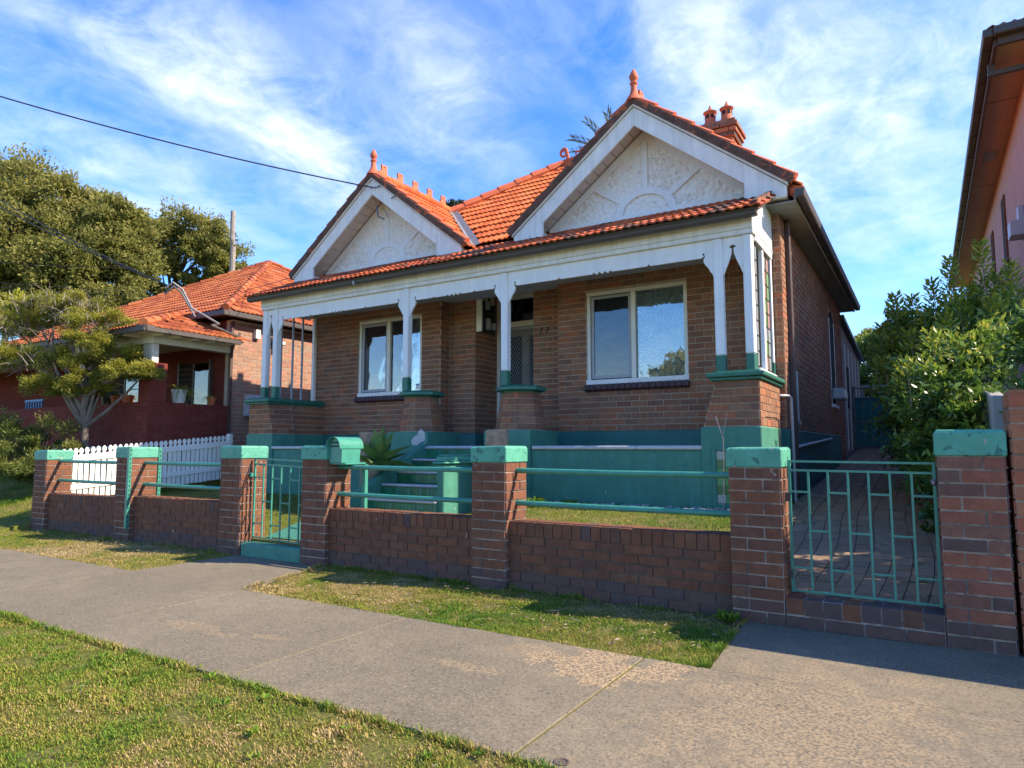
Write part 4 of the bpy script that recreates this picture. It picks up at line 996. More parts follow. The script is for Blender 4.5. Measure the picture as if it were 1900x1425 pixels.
tile_slope(TB, vr, tw_, (-10.6, 7.87, 4.02), (1, 0, 0), (0, 1, .44), 9.05, 1.52, lambda p: p.y < 9.27)
m = MB(); m.prism([(7.93, 4.0), (9.28, 4.6), (9.28, 4.72), (7.9, 4.11)], (-1.60, 0, 0), (0, 1, 0), (0, 0, 1), (1, 0, 0), .07); m.build('verge_mortar', 'barge_mortar', vr)
MT = .75
zm = lambda y: 4.45 + MT * (y - 8.9)
zg = lambda x, xc: 6.25 - GS * abs(x - xc)
m = MB()
m.add([(-10.3, 9.3, zm(9.3)), (-1.6, 9.3, zm(9.3)), (-5.3, 13, 7.525), (-6.6, 13, 7.525)], [(0, 1, 2, 3)])
m.add([(-1.2, 8.95, 4.42), (-1.2, 17.1, 4.42), (-5.3, 13, 7.52)], [(0, 1, 2)])
m.add([(-10.7, 8.95, 4.42), (-6.6, 13, 7.52), (-10.7, 17.1, 4.42)], [(0, 1, 2)])
m.add([(-10.7, 17.1, 4.42), (-6.6, 13, 7.52), (-5.3, 13, 7.52), (-1.2, 17.1, 4.42)], [(0, 1, 2, 3)])
mr_ = m.build('main_roof', 'terracotta_cap', H)
for xc in (GXR, GXL):
    ye = 8.9 + (6.25 - 4.45) / MT
    m = MB(); m.add([(xc, 8.84, 6.25), (xc + 2.14, 8.84, zg(xc + 2.14, xc)), (xc + 2.14, 9.36, zg(xc + 2.14, xc)), (xc, ye, 6.25)], [(0, 1, 2, 3)])
    m.add([(xc, 8.84, 6.25), (xc, ye, 6.25), (xc - 2.14, 9.36, zg(xc - 2.14, xc)), (xc - 2.14, 8.84, zg(xc - 2.14, xc))], [(0, 1, 2, 3)])
    gr = m.build('gable_roof', 'roof_deck', H)
    if xc == GXL:
        tile_slope(TB, gr, tm, (xc + 2.16, 8.86, zg(xc + 2.16, xc)), (0, 1, 0), (-1, 0, GS), 3.0, 2.78, lambda p: p.z > zm(p.y) + .07 and p.x > xc + .03)
    else:
        tile_slope(TB, gr, tm, (xc + 2.16, 8.86, zg(xc + 2.16, xc)), (0, 1, 0), (-1, 0, GS), 3.0, 2.78, lambda p: p.z > zm(p.y) + .07 and p.x > xc + .03)
    # ridge caps and crests
    n = 6
    for i in range(n):
        y0 = 8.95 + i * .38
        m = MB(); m.tube([(xc, y0, 6.285), (xc, y0 + .39, 6.28)], [.085, .078], 10); m.build('ridge_tile', 'terracotta', H, smooth=True)
        if i < 5:
            yy = 9.16 + i * .455
            m = MB(); m.prism([(-.20, .0), (.09, .0), (.075, .07), (.075, .185), (-.075, .185), (-.075, .07), (-.12, .03)], (xc - .018, yy, 6.345), (0, 1, 0), (0, 0, 1), (1, 0, 0), .036); ck = m.build('ridge_crest', 'terracotta_pot', H, bevel=.006)
            for dy in (-.03, .03):
                m = MB(); m.lathe([(.014, 0), (.014, .041)], (0, 0, 0), 8); m.v = [(xc - .0205 + c, yy + a, 6.485 + b) for a, b, c in m.v]; m.build('crest_hole', 'interior_dark', ck)
def keep_main(p):
    for xc in (GXR, GXL):
        if abs(p.x - xc) < 2.16 and p.z < zg(p.x, xc) + .10: return False
    d = p.y - 8.9
    return -10.7 + d + .05 < p.x < -1.2 - d - .05 and p.y > 9.22
tile_slope(TB, mr_, tm, (-10.7, 9.22, zm(9.22)), (1, 0, 0), (0, 1, MT), 9.5, 4.8, keep_main)
# valley flashing right of the left gable
for xc, sg in ((GXL, 1), (GXR, -1)):
    a = Vector((xc, 8.9 + (6.25 - 4.45) / MT, 6.25)); b = Vector((xc + sg * 2.12, 8.9 + (zg(xc + 2.12, xc) - 4.45) / MT, zg(xc + 2.12, xc)))
    m = MB(); n1 = Vector((sg * GS, 0, 1)).normalized(); n2 = Vector((0, -MT, 1)).normalized(); d = (b - a).normalized()
    u1 = n1.cross(d).normalized(); u2 = n2.cross(d).normalized()
    if u1.y > 0: u1 = -u1
    if u2.x * sg < 0: u2 = -u2
    m.add([a + n1 * .04, b + n1 * .04, b + u1 * .12 + n1 * .045, a + u1 * .12 + n1 * .045], [(0, 1, 2, 3)]); m.add([a + n2 * .04, b + n2 * .04, b + u2 * .13 + n2 * .045, a + u2 * .13 + n2 * .045], [(3, 2, 1, 0)])
    m.build('valley_flashing', 'lead', H)
def cap_run(a, b, mat, par, n, rad=.085, name='ridge_tile'):
    a, b = Vector(a), Vector(b)
    for i in range(n):
        p, q = a.lerp(b, i / n), a.lerp(b, (i + 1.04) / n); m = MB(); m.tube([p + Vector((0, 0, .02)), q], [rad * 1.08, rad * .95], 8); m.build(name, mat, par, smooth=True)
cap_run((-8.45, 11.15, 6.20), (-6.6, 13, 7.58), 'terracotta_cap', H, 7); cap_run((-5.3, 13, 7.58), (-6.6, 13, 7.58), 'terracotta_cap', H, 4)
cap_run((-5.3, 13, 7.58), (-1.25, 8.95, 4.5), 'terracotta_cap', H, 12)
m = MB(); sp_ = []
for i in range(26):
    t = i / 25; q = -.6 + t * 7.2; r = .025 + .075 * (1 - t) + .01
    sp_.append((-6.62 - r * math.sin(q) * .9 + .03, 13 - .02, 7.80 + r * math.cos(q)))
m.tube([(-6.55, 13, 7.58), (-6.50, 13, 7.70)] + sp_, [.045, .04] + [.036 - .02 * i / 25 for i in range(26)], 8); m.build('scroll_finial', 'terracotta_pot', H, smooth=True)
for x in (-6.2, -5.8):
    m = MB()
    for dx in (-.06, .06): m.tube([(x + dx + .05 * math.cos(t), 13, 7.74 + .05 * math.sin(t)) for t in [2 * math.pi * i / 10 for i in range(11)]], .02, 6)
    m.boxa(x - .1, 12.985, 7.62, x + .1, 13.015, 7.70); m.build('ridge_crest', 'terracotta_pot', H)
TB.finish(H, 300, 'remaining_tiles')
# right eave: soffit, fascia and gutter
m = MB(); m.boxa(XR - .1, 8.92, 4.36, -1.28, 17.05, 4.38); m.build('eave_soffit', 'fibro', H)
m = MB(); m.boxa(-1.28, 8.9, 4.34, -1.255, 17.05, 4.47); m.build('fascia', 'timber_grey', H)
m = MB(); m.prism([(0, 0), (.01, -.02), (.09, -.02), (.105, .0), (.115, .085), (0, .085)], (-1.252, 8.80, 4.40), (1, 0, 0), (0, 0, 1), (0, 1, 0), 8.3); m.build('gutter', 'gutter_metal', H, bevel=.004)
# chimney
ch = MB(); ch.boxa(-3.14, 11.5, 5.0, -2.60, 12.0, 6.62); cm = ch.build('chimney', 'mortar_house', H)
brick_wall(HB, cm, (-3.145, 11.496), 0, .55, 5.6, 6.6, 'brick_orange', bl=.23); brick_wall(HB, cm, (-2.595, 11.496), 90, .51, 5.6, 6.6, 'brick_orange', bl=.23)
for i, (e, z0, z1) in enumerate(((.035, 6.60, 6.68), (.07, 6.68, 6.76), (.10, 6.76, 6.84), (.06, 6.84, 6.91))):
    brick_wall(HB, cm, (-3.145 - e, 11.496 - e), 0, .55 + 2 * e, z0, z1, 'brick_orange' if i < 2 else 'brick_house', bl=.23, ph=.08, start=i, depth=.12); brick_wall(HB, cm, (-2.595 + e, 11.496 - e), 90, .51 + 2 * e, z0, z1, 'brick_orange' if i < 2 else 'brick_house', bl=.23, ph=.08, start=i + 1, depth=.12)
m = MB(); m.boxa(-3.20, 11.45, 6.62, -2.55, 12.06, 6.902); m.build('chimney_flaunching', 'mortar_dark', cm)
for x in (-3.03, -2.74):
    m = MB(); m.lathe([(.125, 0), (.115, .10), (.095, .20), (.088, .215), (.085, .30), (.12, .335), (.125, .35), (.07, .37), (.035, .41), (.018, .46), (.003, .50)], (x, 11.76, 6.90), 14); pp = m.build('chimney_pot', 'terracotta_pot', cm, smooth=True)
    for k in range(6):
        q = k * math.pi / 3 + .2; m = MB(); m.box((x + .0875 * math.cos(q), 11.76 + .0875 * math.sin(q), 7.16), (.012, .05, .06), rz(q)); m.build('pot_vent', 'interior_dark', pp)
HB.finish(H, 300, 'remaining_bricks')

# side details --------------------------------------------------------------------
m = MB(); m.boxa(XR + .004, 9.62, .62, XR + .075, 9.71, 4.35); dp = m.build('downpipe', 'downpipe_brown', H, bevel=.012)
m = MB(); m.tube([(XR + .04, 9.66, 4.33), (XR + .06, 9.6, 4.40), (-1.22, 9.5, 4.40)], .04, 8); m.build('downpipe_elbow', 'downpipe_brown', dp, smooth=True)
m = MB(); m.tube([(XR + .02, 9.86, 2.3), (XR + .055, 9.86, 2.3), (XR + .055, 9.86, 1.65), (XR + .07, 9.92, 1.58)], .018, 8); m.build('waste_pipe', 'pipe_grey', H, smooth=True)
m = MB(); m.tube([(-1.6, 9.25, 1.93), (-1.50, 9.32, 1.93), (-1.475, 9.36, 1.90), (-1.47, 9.38, .5)], .02, 8); m.build('water_pipe', 'pipe_grey', H, smooth=True)
m = MB(); m.tube([(-1.47, 9.75, 1.27), (-1.475, 13.6, 1.42)], .022, 8); m.build('drain_pipe', 'pipe_grey', H, smooth=True)
m = MB(); m.tube([(-1.595, 8.3, 1.62), (-1.59, 8.9, 1.63), (-1.575, 9.0, 1.60), (-1.575, 9.02, .6)], .008, 6); m.build('cable', 'downpipe_brown', H, smooth=True)
# arched side window
m = MB(); yc = 14.75; arc_ = [(14.35, 2.1), (15.15, 2.1)] + [(yc + .4 * math.cos(t), 3.7 + .28 * math.sin(t)) for t in [math.pi * i / 10 for i in range(11)]]
m.prism(arc_, (XR - .014, 0, 0), (0, 1, 0), (0, 0, 1), (1, 0, 0), .02); sw2 = m.build('window', 'interior_dark', H)
m = MB(); m.boxa(XR - .01, 14.35, 2.1, XR + .012, 14.40, 3.8); m.boxa(XR - .01, 15.10, 2.1, XR + .012, 15.15, 3.8); m.boxa(XR - .01, 14.3, 2.04, XR + .05, 15.2, 2.1); m.build('window_frame', 'white_paint', sw2)
m = MB(); m.prism([(14.45, 2.2), (15.05, 2.2), (15.05, 2.42), (14.45, 2.42)], (XR + .0, 0, 0), (0, 1, 0), (0, 0, 1), (1, 0, 0), .22); m.build('window_air_unit', 'pipe_grey', sw2, bevel=.03)
# rear lean-to
m = MB(); m.boxa(-5.5, 16.72, .8, XR - .03, 21.8, 3.3); m.prism([(16.72, 3.3), (21.8, 3.3), (21.8, 3.75), (16.72, 4.1)], (XR - .09, 0, 0), (0, 1, 0), (0, 0, 1), (1, 0, 0), .06); lt = m.build('lean_to', 'fibro', H)
for y in (17.6, 18.5, 19.4, 20.3, 21.2):
    m = MB(); m.boxa(XR - .031, y - .025, 1.2, XR - .012, y + .025, 3.7); m.build('cover_strip', 'frame_cream', lt)
m = MB(); m.prism([(16.65, 4.14), (22.1, 3.76), (22.1, 3.84), (16.65, 4.24)], (-5.5, 0, 0), (0, 1, 0), (0, 0, 1), (1, 0, 0), 4.05); m.build('lean_to_roof', 'gutter_metal', lt)
m = MB(); m.boxa(XR - .032, 17.75, 2.2, XR - .02, 18.4, 3.2); m.build('lean_to_window', 'interior_dark', lt)
m = MB(); m.boxa(-3.0, 22.3, 3.02, -.6, 25, 3.1); m.boxa(-1.62, 22.4, .9, -1.5, 22.5, 3.02); m.boxa(-.85, 22.4, .9, -.75, 22.5, 3.02); m.build('rear_awning', 'fibro', lt)
# ------------------------------------------------------------------ neighbouring house on the left
NX, PFY, PBY = -12.8, 7.42, 9.22
NH = thing('brick_house', 'neighbouring red brick house with hipped orange roof and open porch on the left', 'house', (-17, 12, .7))
NB = Pieces()
m = MB(); m.boxa(NX - .22, PBY, .3, NX - .003, 15.5, 4.05); nw_ = m.build('side_wall', 'mortar_tan', NH)
brick_wall(NB, nw_, (NX, PBY + .01), 90, 4.4, .9, 4.0, 'brick_tan', bl=.25)
m = MB(); m.boxa(-30, PBY, .3, NX - .22, PBY + .2, 4.05); m.boxa(-22.2, PBY + .2, .3, -22, 15.5, 4.05); m.boxa(-22, 15.3, .3, NX - .22, 15.5, 4.05); m.build('front_wall', 'brick_maroon', NH)
m = MB(); m.boxa(NX - .25, PFY + .004, .3, NX - .003, PBY + .02, 2.155); m.boxa(-30, PFY + .004, .3, NX - .25, PFY + .25, 2.155); pp_ = m.build('porch_parapet', 'mortar_maroon', NH)
brick_wall(NB, pp_, (NX, PFY), 90, PBY - PFY, 1.0, 2.15, 'brick_maroon', bl=.25)
brick_wall(NB, pp_, (-21.6, PFY), 0, NX + 21.6, 1.0, 2.15, 'brick_maroon', bl=.25, gap=.006)
m = MB(); m.boxa(NX - .02, PBY - .06, 1.0, NX + .045, PBY + .0, 4.0); m.build('downpipe', 'downpipe_brown', NH)
m = MB(); m.boxa(-15.9, PFY - .25, .3, NX - .0, PFY - .004, 1.28); m.boxa(-15.9, PFY - .02, 1.0, -15.5, PFY - .005, 1.4); m.build('rendered_base', 'cream_paint', NH, bevel=.02)
# porch pier and posts
m = MB(); m.boxa(NX - .36, PFY - .005, 2.15, NX + .005, PFY + .36, 2.92); pq = m.build('porch_pier', 'brick_maroon', NH, bevel=.01)
m = MB(); m.boxa(-15.6, PFY, 2.15, -15.24, PFY + .3, 2.92); m.build('porch_pier', 'brick_maroon', NH, bevel=.01)
for x in (NX - .31, NX - .12, -15.55, -15.36):
    m = MB(); m.boxa(x - .07, PFY + .06, 2.92, x + .07, PFY + .2, 3.44); m.build('porch_post', 'cream_paint', NH, bevel=.01)
m = MB(); m.boxa(-30, PFY + .02, 3.3, NX + .02, PFY + .2, 3.5); m.boxa(NX - .16, PFY + .2, 3.3, NX + .02, PBY, 3.5); m.build('porch_beam', 'cream_paint', NH)
m = MB(); m.boxa(-30, 7.06, 3.49, -12.42, PBY, 3.51); m.build('porch_ceiling', 'cream_paint', NH)
m = MB(); m.boxa(-30, 7.0, 3.44, -12.35, 7.06, 3.56); m.boxa(-12.41, 7.06, 3.44, -12.35, 9.12, 3.56); m.build('porch_gutter', 'gutter_metal', NH, bevel=.01)
for i in range(5):
    m = MB(); y = 7.4 + i * .38; m.boxa(-12.8, y, 3.42, -12.44, y + .05, 3.485); m.build('rafter_end', 'cream_paint', NH)
for i in range(14):
    x = -13.2 - i * .55; m = MB(); m.boxa(x, 7.09, 3.42, x + .05, 7.42, 3.485); m.build('rafter_end', 'cream_paint', NH)
# windows and door in the shade of the porch
for (x0, x1, z0, z1) in ((-14.6, -13.5, 1.9, 3.15), (-17.8, -15.9, 1.9, 3.1)):
    m = MB(); m.boxa(x0, PBY - .05, z0, x1, PBY - .003, z1); w = m.build('window', 'interior_dark', NH)
    m = MB(); m.boxa(x0 - .06, PBY - .07, z0 - .06, x0, PBY - .004, z1 + .06); m.boxa(x1, PBY - .07, z0 - .06, x1 + .06, PBY - .004, z1 + .06); m.boxa((x0 + x1) / 2 - .03, PBY - .07, z0, (x0 + x1) / 2 + .03, PBY - .052, z1); m.build('window_frame', 'gutter_metal', w)
    for j in range(10):
        m = MB(); m.box(((x0 + x1) / 2 - .27, PBY - .065, z0 + .1 + j * .115), (.5, .01, .07), Matrix.Rotation(.6, 3, 'X')); m.build('shutter_slat', 'downpipe_brown', w)
    m = MB(); m.boxa((x0 + x1) / 2 + .04, PBY - .058, z0 + .02, x1 - .02, PBY - .053, z1 - .02); m.build('pane', 'screen_glass', w)
# roof
nt_ = tile_mesh('tile_neighbour', 'terracotta_far', .235, .37, .024, 2)
ridge = Vector((-17.6, 13.9, 7.1)); T = .58
m = MB()
FR_, FLc, BRc, BLc = Vector((-12.55, 8.85, 4.17)), Vector((-22.65, 8.85, 4.17)), Vector((-12.55, 18.95, 4.17)), Vector((-22.65, 18.95, 4.17))
for a, b in ((FLc, FR_), (FR_, BRc), (BRc, BLc), (BLc, FLc)): m.add([a, b, ridge], [(0, 1, 2)])
m.add([(-30, 7.0, 3.5), (-12.36, 7.0, 3.5), (-14.1, 8.86, 4.18), (-30, 8.86, 4.18)], [(0, 1, 2, 3)]); m.add([(-12.36, 7.0, 3.5), (-12.36, 9.2, 3.5), (-14.1, 9.2, 4.18), (-14.1, 8.86, 4.18)], [(0, 1, 2, 3)])
m.add([(-22.6, 8.9, 4.15), (-12.6, 8.9, 4.15), (-12.6, 18.9, 4.15), (-22.6, 18.9, 4.15)], [(3, 2, 1, 0)])
nroof = m.build('roof', 'roof_deck', NH)
NT = Pieces(); cs = math.hypot(1, T)
tile_slope(NT, nroof, nt_, (-22.65, 8.85, 4.19), (1, 0, 0), (0, 1, T), 10.1, 5.05 * cs, lambda p: -22.65 + (p.y - 8.85) < p.x < -12.55 - (p.y - 8.85), .235, .335)
tile_slope(NT, nroof, nt_, (-12.55, 8.85, 4.19), (0, 1, 0), (-1, 0, T), 10.1, 5.05 * cs, lambda p: 8.85 + (-12.55 - p.x) < p.y < 18.95 - (-12.55 - p.x) and p.y < 16, .235, .335)
T2 = .366
tile_slope(NT, nroof, nt_, (-30, 7.0, 3.53), (1, 0, 0), (0, 1, T2), 17.7, 1.97, lambda p: p.x < -12.36 - (p.y - 7.0) * .94, .235, .335)
tile_slope(NT, nroof, nt_, (-12.36, 7.0, 3.53), (0, 1, 0), (-1, 0, T2 * 1.06), 2.2, 1.85, lambda p: p.y > 7.0 + (-12.36 - p.x) * 1.06, .235, .335)
cap_run(FR_ + Vector((0, 0, .05)), ridge + Vector((0, 0, .05)), 'terracotta_far', NH, 18, .07, 'hip_tile'); cap_run(FLc + Vector((0, 0, .05)), ridge + Vector((0, 0, .05)), 'terracotta_far', NH, 18, .07, 'hip_tile'); cap_run(BRc + Vector((0, 0, .05)), ridge + Vector((0, 0, .05)), 'terracotta_far', NH, 18, .07, 'hip_tile')
cap_run((-12.4, 7.02, 3.58), (-14.1, 8.86, 4.25), 'terracotta_far', NH, 6, .08, 'hip_tile')
NT.finish(NH, 300, 'remaining_tiles')
m = MB(); m.boxa(-12.62, 8.9, 4.06, -12.5, 18.9, 4.17); m.boxa(-14.0, 8.78, 4.06, -12.5, 8.9, 4.17); m.build('gutter', 'gutter_metal', NH, bevel=.01)
NB.finish(NH, 260, 'remaining_bricks')
# things fixed to its side
m = MB(); m.boxa(NX + .0, 9.55, 1.95, NX + .16, 10.1, 2.42); mbx = m.build('meter_box', 'meter_grey', NH, bevel=.01)
m = MB(); m.tube([(-12.5, 8.5, 3.78), (-12.6, 8.75, 3.85), (-12.9, 8.3, 4.15), (-13.1, 8.2, 4.55), (-13.2, 8.05, 4.68), (-13.3, 7.95, 4.55)], .024, 8); sm = m.build('service_mast', 'galvanised', NH, smooth=True)
m = MB(); m.tube([(-13.0, 8.45, 4.0), (-13.2, 8.25, 4.50), (-13.28, 8.12, 4.62), (-13.4, 8.0, 4.45)], .022, 8); m.build('service_mast', 'galvanised', NH, smooth=True)
m = MB(); m.tube([(-12.5, 8.5, 3.78), (-12.45, 9.1, 3.62), (-12.6, 9.25, 3.72)], .028, 8); m.build('mast_elbow', 'gutter_metal', NH, smooth=True)
m = MB(); m.boxa(NX, 10.15, 3.62, NX + .12, 10.45, 3.78); m.box((NX + .2, 10.22, 3.66), (.14, .1, .09)); m.box((NX + .2, 10.38, 3.66), (.14, .1, .09)); m.build('flood_light', 'black_metal', NH)
for y in (10.22, 10.38):
    m = MB(); m.box((NX + .272, y, 3.66), (.004, .08, .07)); m.build('lamp_glass', 'tile_white', NH)
m = MB(); m.boxa(NX, 9.75, 3.70, NX + .1, 9.87, 3.9); m.build('junction_box', 'cream_paint', NH)

# picket fence between the two front yards
pk = thing('picket_fence', 'white timber picket fence between the front yards', 'fence', (-11.76, 7, .4))
N_ = 34
def pk_y(i): return 5.48 + i * (8.42 - 5.48) / (N_ - 1)
def pk_top(y): return 1.24 + (y - 5.5) * .09
w = .066
prof = [(-w / 2, 0), (w / 2, 0), (w / 2, .70)]
def picket_mesh(h):
    a = w / 2; n_ = .016
    top = [(a, h - .115), (n_, h - .10), (n_ + .004, h - .088), (a * 1.02, h - .06), (a * .86, h - .03), (a * .4, h - .006), (0, h)]
    poly = [(-a, 0), (a, 0)] + top + [(-x, z) for x, z in top[-2::-1]]
    m = MB(); m.prism(poly, (-.009, 0, 0), (0, 1, 0), (0, 0, 1), (1, 0, 0), .018); me = bpy.data.meshes.new('picket'); me.from_pydata(m.v, [], m.f); me.materials.append(MATS['picket_white']); me.update(); return me
pme = picket_mesh(.84)
for i in range(N_):
    y = pk_y(i); o = bpy.data.objects.new('picket', pme); link(o, pk, (-11.74, y, pk_top(y) - .84 + rng.uniform(-.004, .004))); o.rotation_euler = (rng.uniform(-.01, .01), 0, 0)
for dz in (.17, .62):
    m = MB(); m.prism([(5.44, pk_top(5.44) - dz - .045), (8.45, pk_top(8.45) - dz - .045), (8.45, pk_top(8.45) - dz + .025), (5.44, pk_top(5.44) - dz + .025)], (-11.79, 0, 0), (0, 1, 0), (0, 0, 1), (1, 0, 0), .035) if dz != .17 else m.prism([(5.44, pk_top(5.44) - dz - .045), (8.45, pk_top(8.45) - dz - .045), (8.45, pk_top(8.45) - dz + .05), (5.44, pk_top(5.44) - dz + .05)], (-11.728, 0, 0), (0, 1, 0), (0, 0, 1), (1, 0, 0), .02)
    m.build('fence_rail', 'picket_white', pk)
m = MB(); m.prism([(5.44, pk_top(5.44) - .665), (8.45, pk_top(8.45) - .665), (8.45, pk_top(8.45) - .59), (5.44, pk_top(5.44) - .59)], (-11.728, 0, 0), (0, 1, 0), (0, 0, 1), (1, 0, 0), .02); m.build('fence_rail', 'picket_white', pk)
m = MB(); m.boxa(-11.79, 8.44, .4, -11.70, 8.53, 1.53); m.build('end_post', 'picket_white', pk, bevel=.01)
# maroon timber slope beside the pier, lattice screen between the houses
m = MB(); m.prism([(8.5, 1.32), (10.4, 1.75), (10.4, 1.60), (8.5, 1.17)], (-11.5, 0, 0), (0, 1, 0), (0, 0, 1), (1, 0, 0), .5); tb = m.build('timber_ramp', 'timber_maroon', None, bevel=.01)
tag(tb, 'dark maroon sloping timber board between the two houses', 'board')
la = thing('lattice_screen', 'white lattice and rail screen seen through the left veranda end', 'screen', (-11.6, 11.4, 1))
m = MB(); m.boxa(-12.7, 11.4, 2.50, -10.5, 11.46, 2.56); m.boxa(-12.7, 11.4, 2.05, -10.5, 11.46, 2.10); m.boxa(-12.7, 11.4, .8, -12.63, 11.46, 2.5); m.boxa(-10.57, 11.4, .8, -10.5, 11.46, 2.5); m.boxa(-11.75, 11.4, .8, -11.68, 11.46, 2.5); m.build('screen_frame', 'cream_paint', la)
for i in range(13):
    for sg in (1, -1):
        x = -12.6 + i * .16; m = MB(); m.tube([(x, 11.42 + sg * .01, 2.1 if sg > 0 else 2.5), (x + .2, 11.42 + sg * .01, 2.5 if sg > 0 else 2.1)], .012, 4); m.build('lattice_slat', 'cream_paint', la)
m = MB(); m.boxa(-12.62, 11.44, .8, -10.58, 11.45, 2.04); m.build('screen_board', 'cream_paint', la)
m = MB()
for i in range(7): m.boxa(-19.05 + i * .13, 7.95, 1.3, -19.02 + i * .13, 7.98, 2.4)
m.boxa(-19.1, 7.95, 2.38, -18.2, 7.98, 2.43); m.boxa(-19.1, 7.95, 1.33, -18.2, 7.98, 1.38); m.boxa(-19.1, 7.95, 1.9, -18.2, 7.98, 1.94)
tag(m.build('porch_gate', 'blue_paint', base=True), 'small blue metal gate at the far left of the neighbouring porch', 'gate')

# ------------------------------------------------------------------ neighbouring pink building on the right
PK = thing('rendered_building', 'tall pink rendered building with brown eaves at the right edge', 'building', (5, 20, .3))
m = MB(); m.boxa(1.65, 12.2, .2, 9.3, 29.7, 7.26); m.build('wall', 'pink_render', PK)
m = MB(); m.boxa(1.17, 11.86, 7.27, 9.8, 30.1, 7.29); so_ = m.build('soffit', 'pink_soffit', PK)
m = MB(); m.boxa(1.13, 11.77, 7.15, 1.18, 30.1, 7.37); m.boxa(1.18, 11.73, 7.15, 9.8, 11.8, 7.37); m.build('fascia', 'downpipe_brown', PK)
m = MB(); m.boxa(1.0, 11.64, 7.26, 1.128, 30.1, 7.39); m.boxa(1.128, 11.6, 7.26, 9.8, 11.725, 7.39); m.build('gutter', 'gutter_metal', PK, bevel=.012)
m = MB(); m.boxa(1.09, 12.3, 7.03, 1.17, 12.38, 7.16); m.boxa(1.08, 12.27, 6.96, 1.76, 12.35, 7.03); m.build('downpipe', 'gutter_metal', PK)
m = MB(); m.boxa(1.3, 16.4, 7.255, 1.52, 16.9, 7.269); m.build('soffit_vent', 'fibro', PK)
m = MB(); m.add([(1.02, 11.66, 7.35), (9.8, 11.66, 7.35), (6.6, 16, 9.3), (5.4, 16, 9.3)], [(0, 1, 2, 3)]); m.add([(1.02, 11.66, 7.35), (5.4, 16, 9.3), (5.4, 25.7, 9.3), (1.02, 30.1, 7.35)], [(0, 1, 2, 3)]); m.add([(9.8, 11.66, 7.35), (9.8, 30.1, 7.35), (6.6, 25.7, 9.3), (6.6, 16, 9.3)], [(0, 1, 2, 3)]); m.add([(1.02, 30.1, 7.35), (5.4, 25.7, 9.3), (6.6, 25.7, 9.3), (9.8, 30.1, 7.35)], [(0, 1, 2, 3)])
pr_ = m.build('roof', 'roof_deck', PK); PT_ = Pieces()
tile_slope(PT_, pr_, tile_mesh('tile_brown', 'barge_mortar', .26, .4, .033), (1.05, 11.66, 7.37), (1, 0, 0), (0, 1, .45), 3.0, .5, lambda p: True, .26, .36); PT_.finish(PK)
for k in range(16):
    m = MB(); m.boxa(1.0, 12.1 + k * 1.1, 7.245, 1.13, 12.13 + k * 1.1, 7.258); m.build('gutter_bracket', 'gutter_metal', PK)
for y in (14.0, 18.5, 23.0):
    m = MB(); m.boxa(1.185, y, 7.264, 1.64, y + .012, 7.2685); m.build('soffit_joint', 'downpipe_brown', PK)
PB_ = Pieces()
for y0 in (17.2, 20.0):
    m = MB(); m.boxa(1.635, y0, 4.2, 1.647, y0 + .6, 6.6); w = m.build('window', 'interior_dark', PK)
    for j in range(25): PB_.box((1.64, y0 - .06, 4.25 + j * .0935), (.05, .14, .083), Matrix.Identity(3), 'brick_fence', w, (-1, 0, 0))
    for j in range(6): PB_.box((1.63, y0 + j * .11, 4.12), (.11, .1, .11), Matrix.Identity(3), 'brick_fence', w, (-1, 0, 0))
PB_.finish(PK)
m = MB(); m.boxa(1.43, 14.35, 4.95, 1.649, 14.76, 5.22); m.boxa(1.56, 14.4, 5.22, 1.649, 14.63, 5.48); m.build('wall_vent', 'meter_grey', PK, bevel=.01)
# grey boundary wall panel
m = MB(); m.prism([(7.2, .2), (12.5, .5), (12.5, 2.25), (9.1, 1.95), (7.2, 1.70)], (.5, 0, 0), (0, 1, 0), (0, 0, 1), (1, 0, 0), .125)
tag(m.build('boundary_wall', 'concrete_wall', bevel=.012, base=True), 'pale grey concrete boundary wall rising behind the lone pillar', 'wall')
# shade cloth gate at the end of the driveway
sg_ = thing('driveway_gate', 'green shade cloth gate closing the far end of the driveway', 'gate', (-.5, 19, 1.15))
m = MB(); m.boxa(-1.5, 19.0, 1.26, .5, 19.01, 2.5); m.build('shade_cloth', 'green_shade_cloth', sg_)
m = MB()
for z in (1.28, 1.9, 2.5, 2.75): m.tube([(-1.52, 18.97, z), (.5, 18.97, z)], .015, 6)
for i in range(12): m.tube([(-1.5 + i * .18, 18.97, 1.25), (-1.5 + i * .18, 18.97, 2.52)], .006, 4)
m.tube([(-1.52, 18.97, 1.1), (-1.52, 18.97, 2.8)], .03, 8); m.build('gate_frame', 'galvanised', sg_)

# ------------------------------------------------------------------ vegetation
def leaf_quads(C_, D_, size, aspect=.42, droop=0., jit=.35):
    """one rhombic leaf at each centre C_ pointing along D_"""
    n = len(C_); D_ = D_ + nr.normal(0, jit, (n, 3)); D_[:, 2] -= droop
    D_ /= np.linalg.norm(D_, axis=1)[:, None] + 1e-9
    A = np.cross(D_, nr.normal(0, 1, (n, 3))); A /= np.linalg.norm(A, axis=1)[:, None] + 1e-9
    s = size * nr.uniform(.65, 1.35, (n, 1)); w = s * aspect * .5
    nrm = np.cross(D_, A)
    V = np.stack([C_ - D_ * s * .5, C_ + A * w + nrm * w * .25, C_ + D_ * s * .5 - nrm * w * .2, C_ - A * w + nrm * w * .25], 1)
    return V
def blob_points(c, r, n, shell=.55):
    d = nr.normal(0, 1, (n, 3)); d /= np.linalg.norm(d, axis=1)[:, None]
    rad = shell + (1 - shell) * nr.rand(n, 1) ** .6
    return np.array(c) + d * rad * np.array(r), d
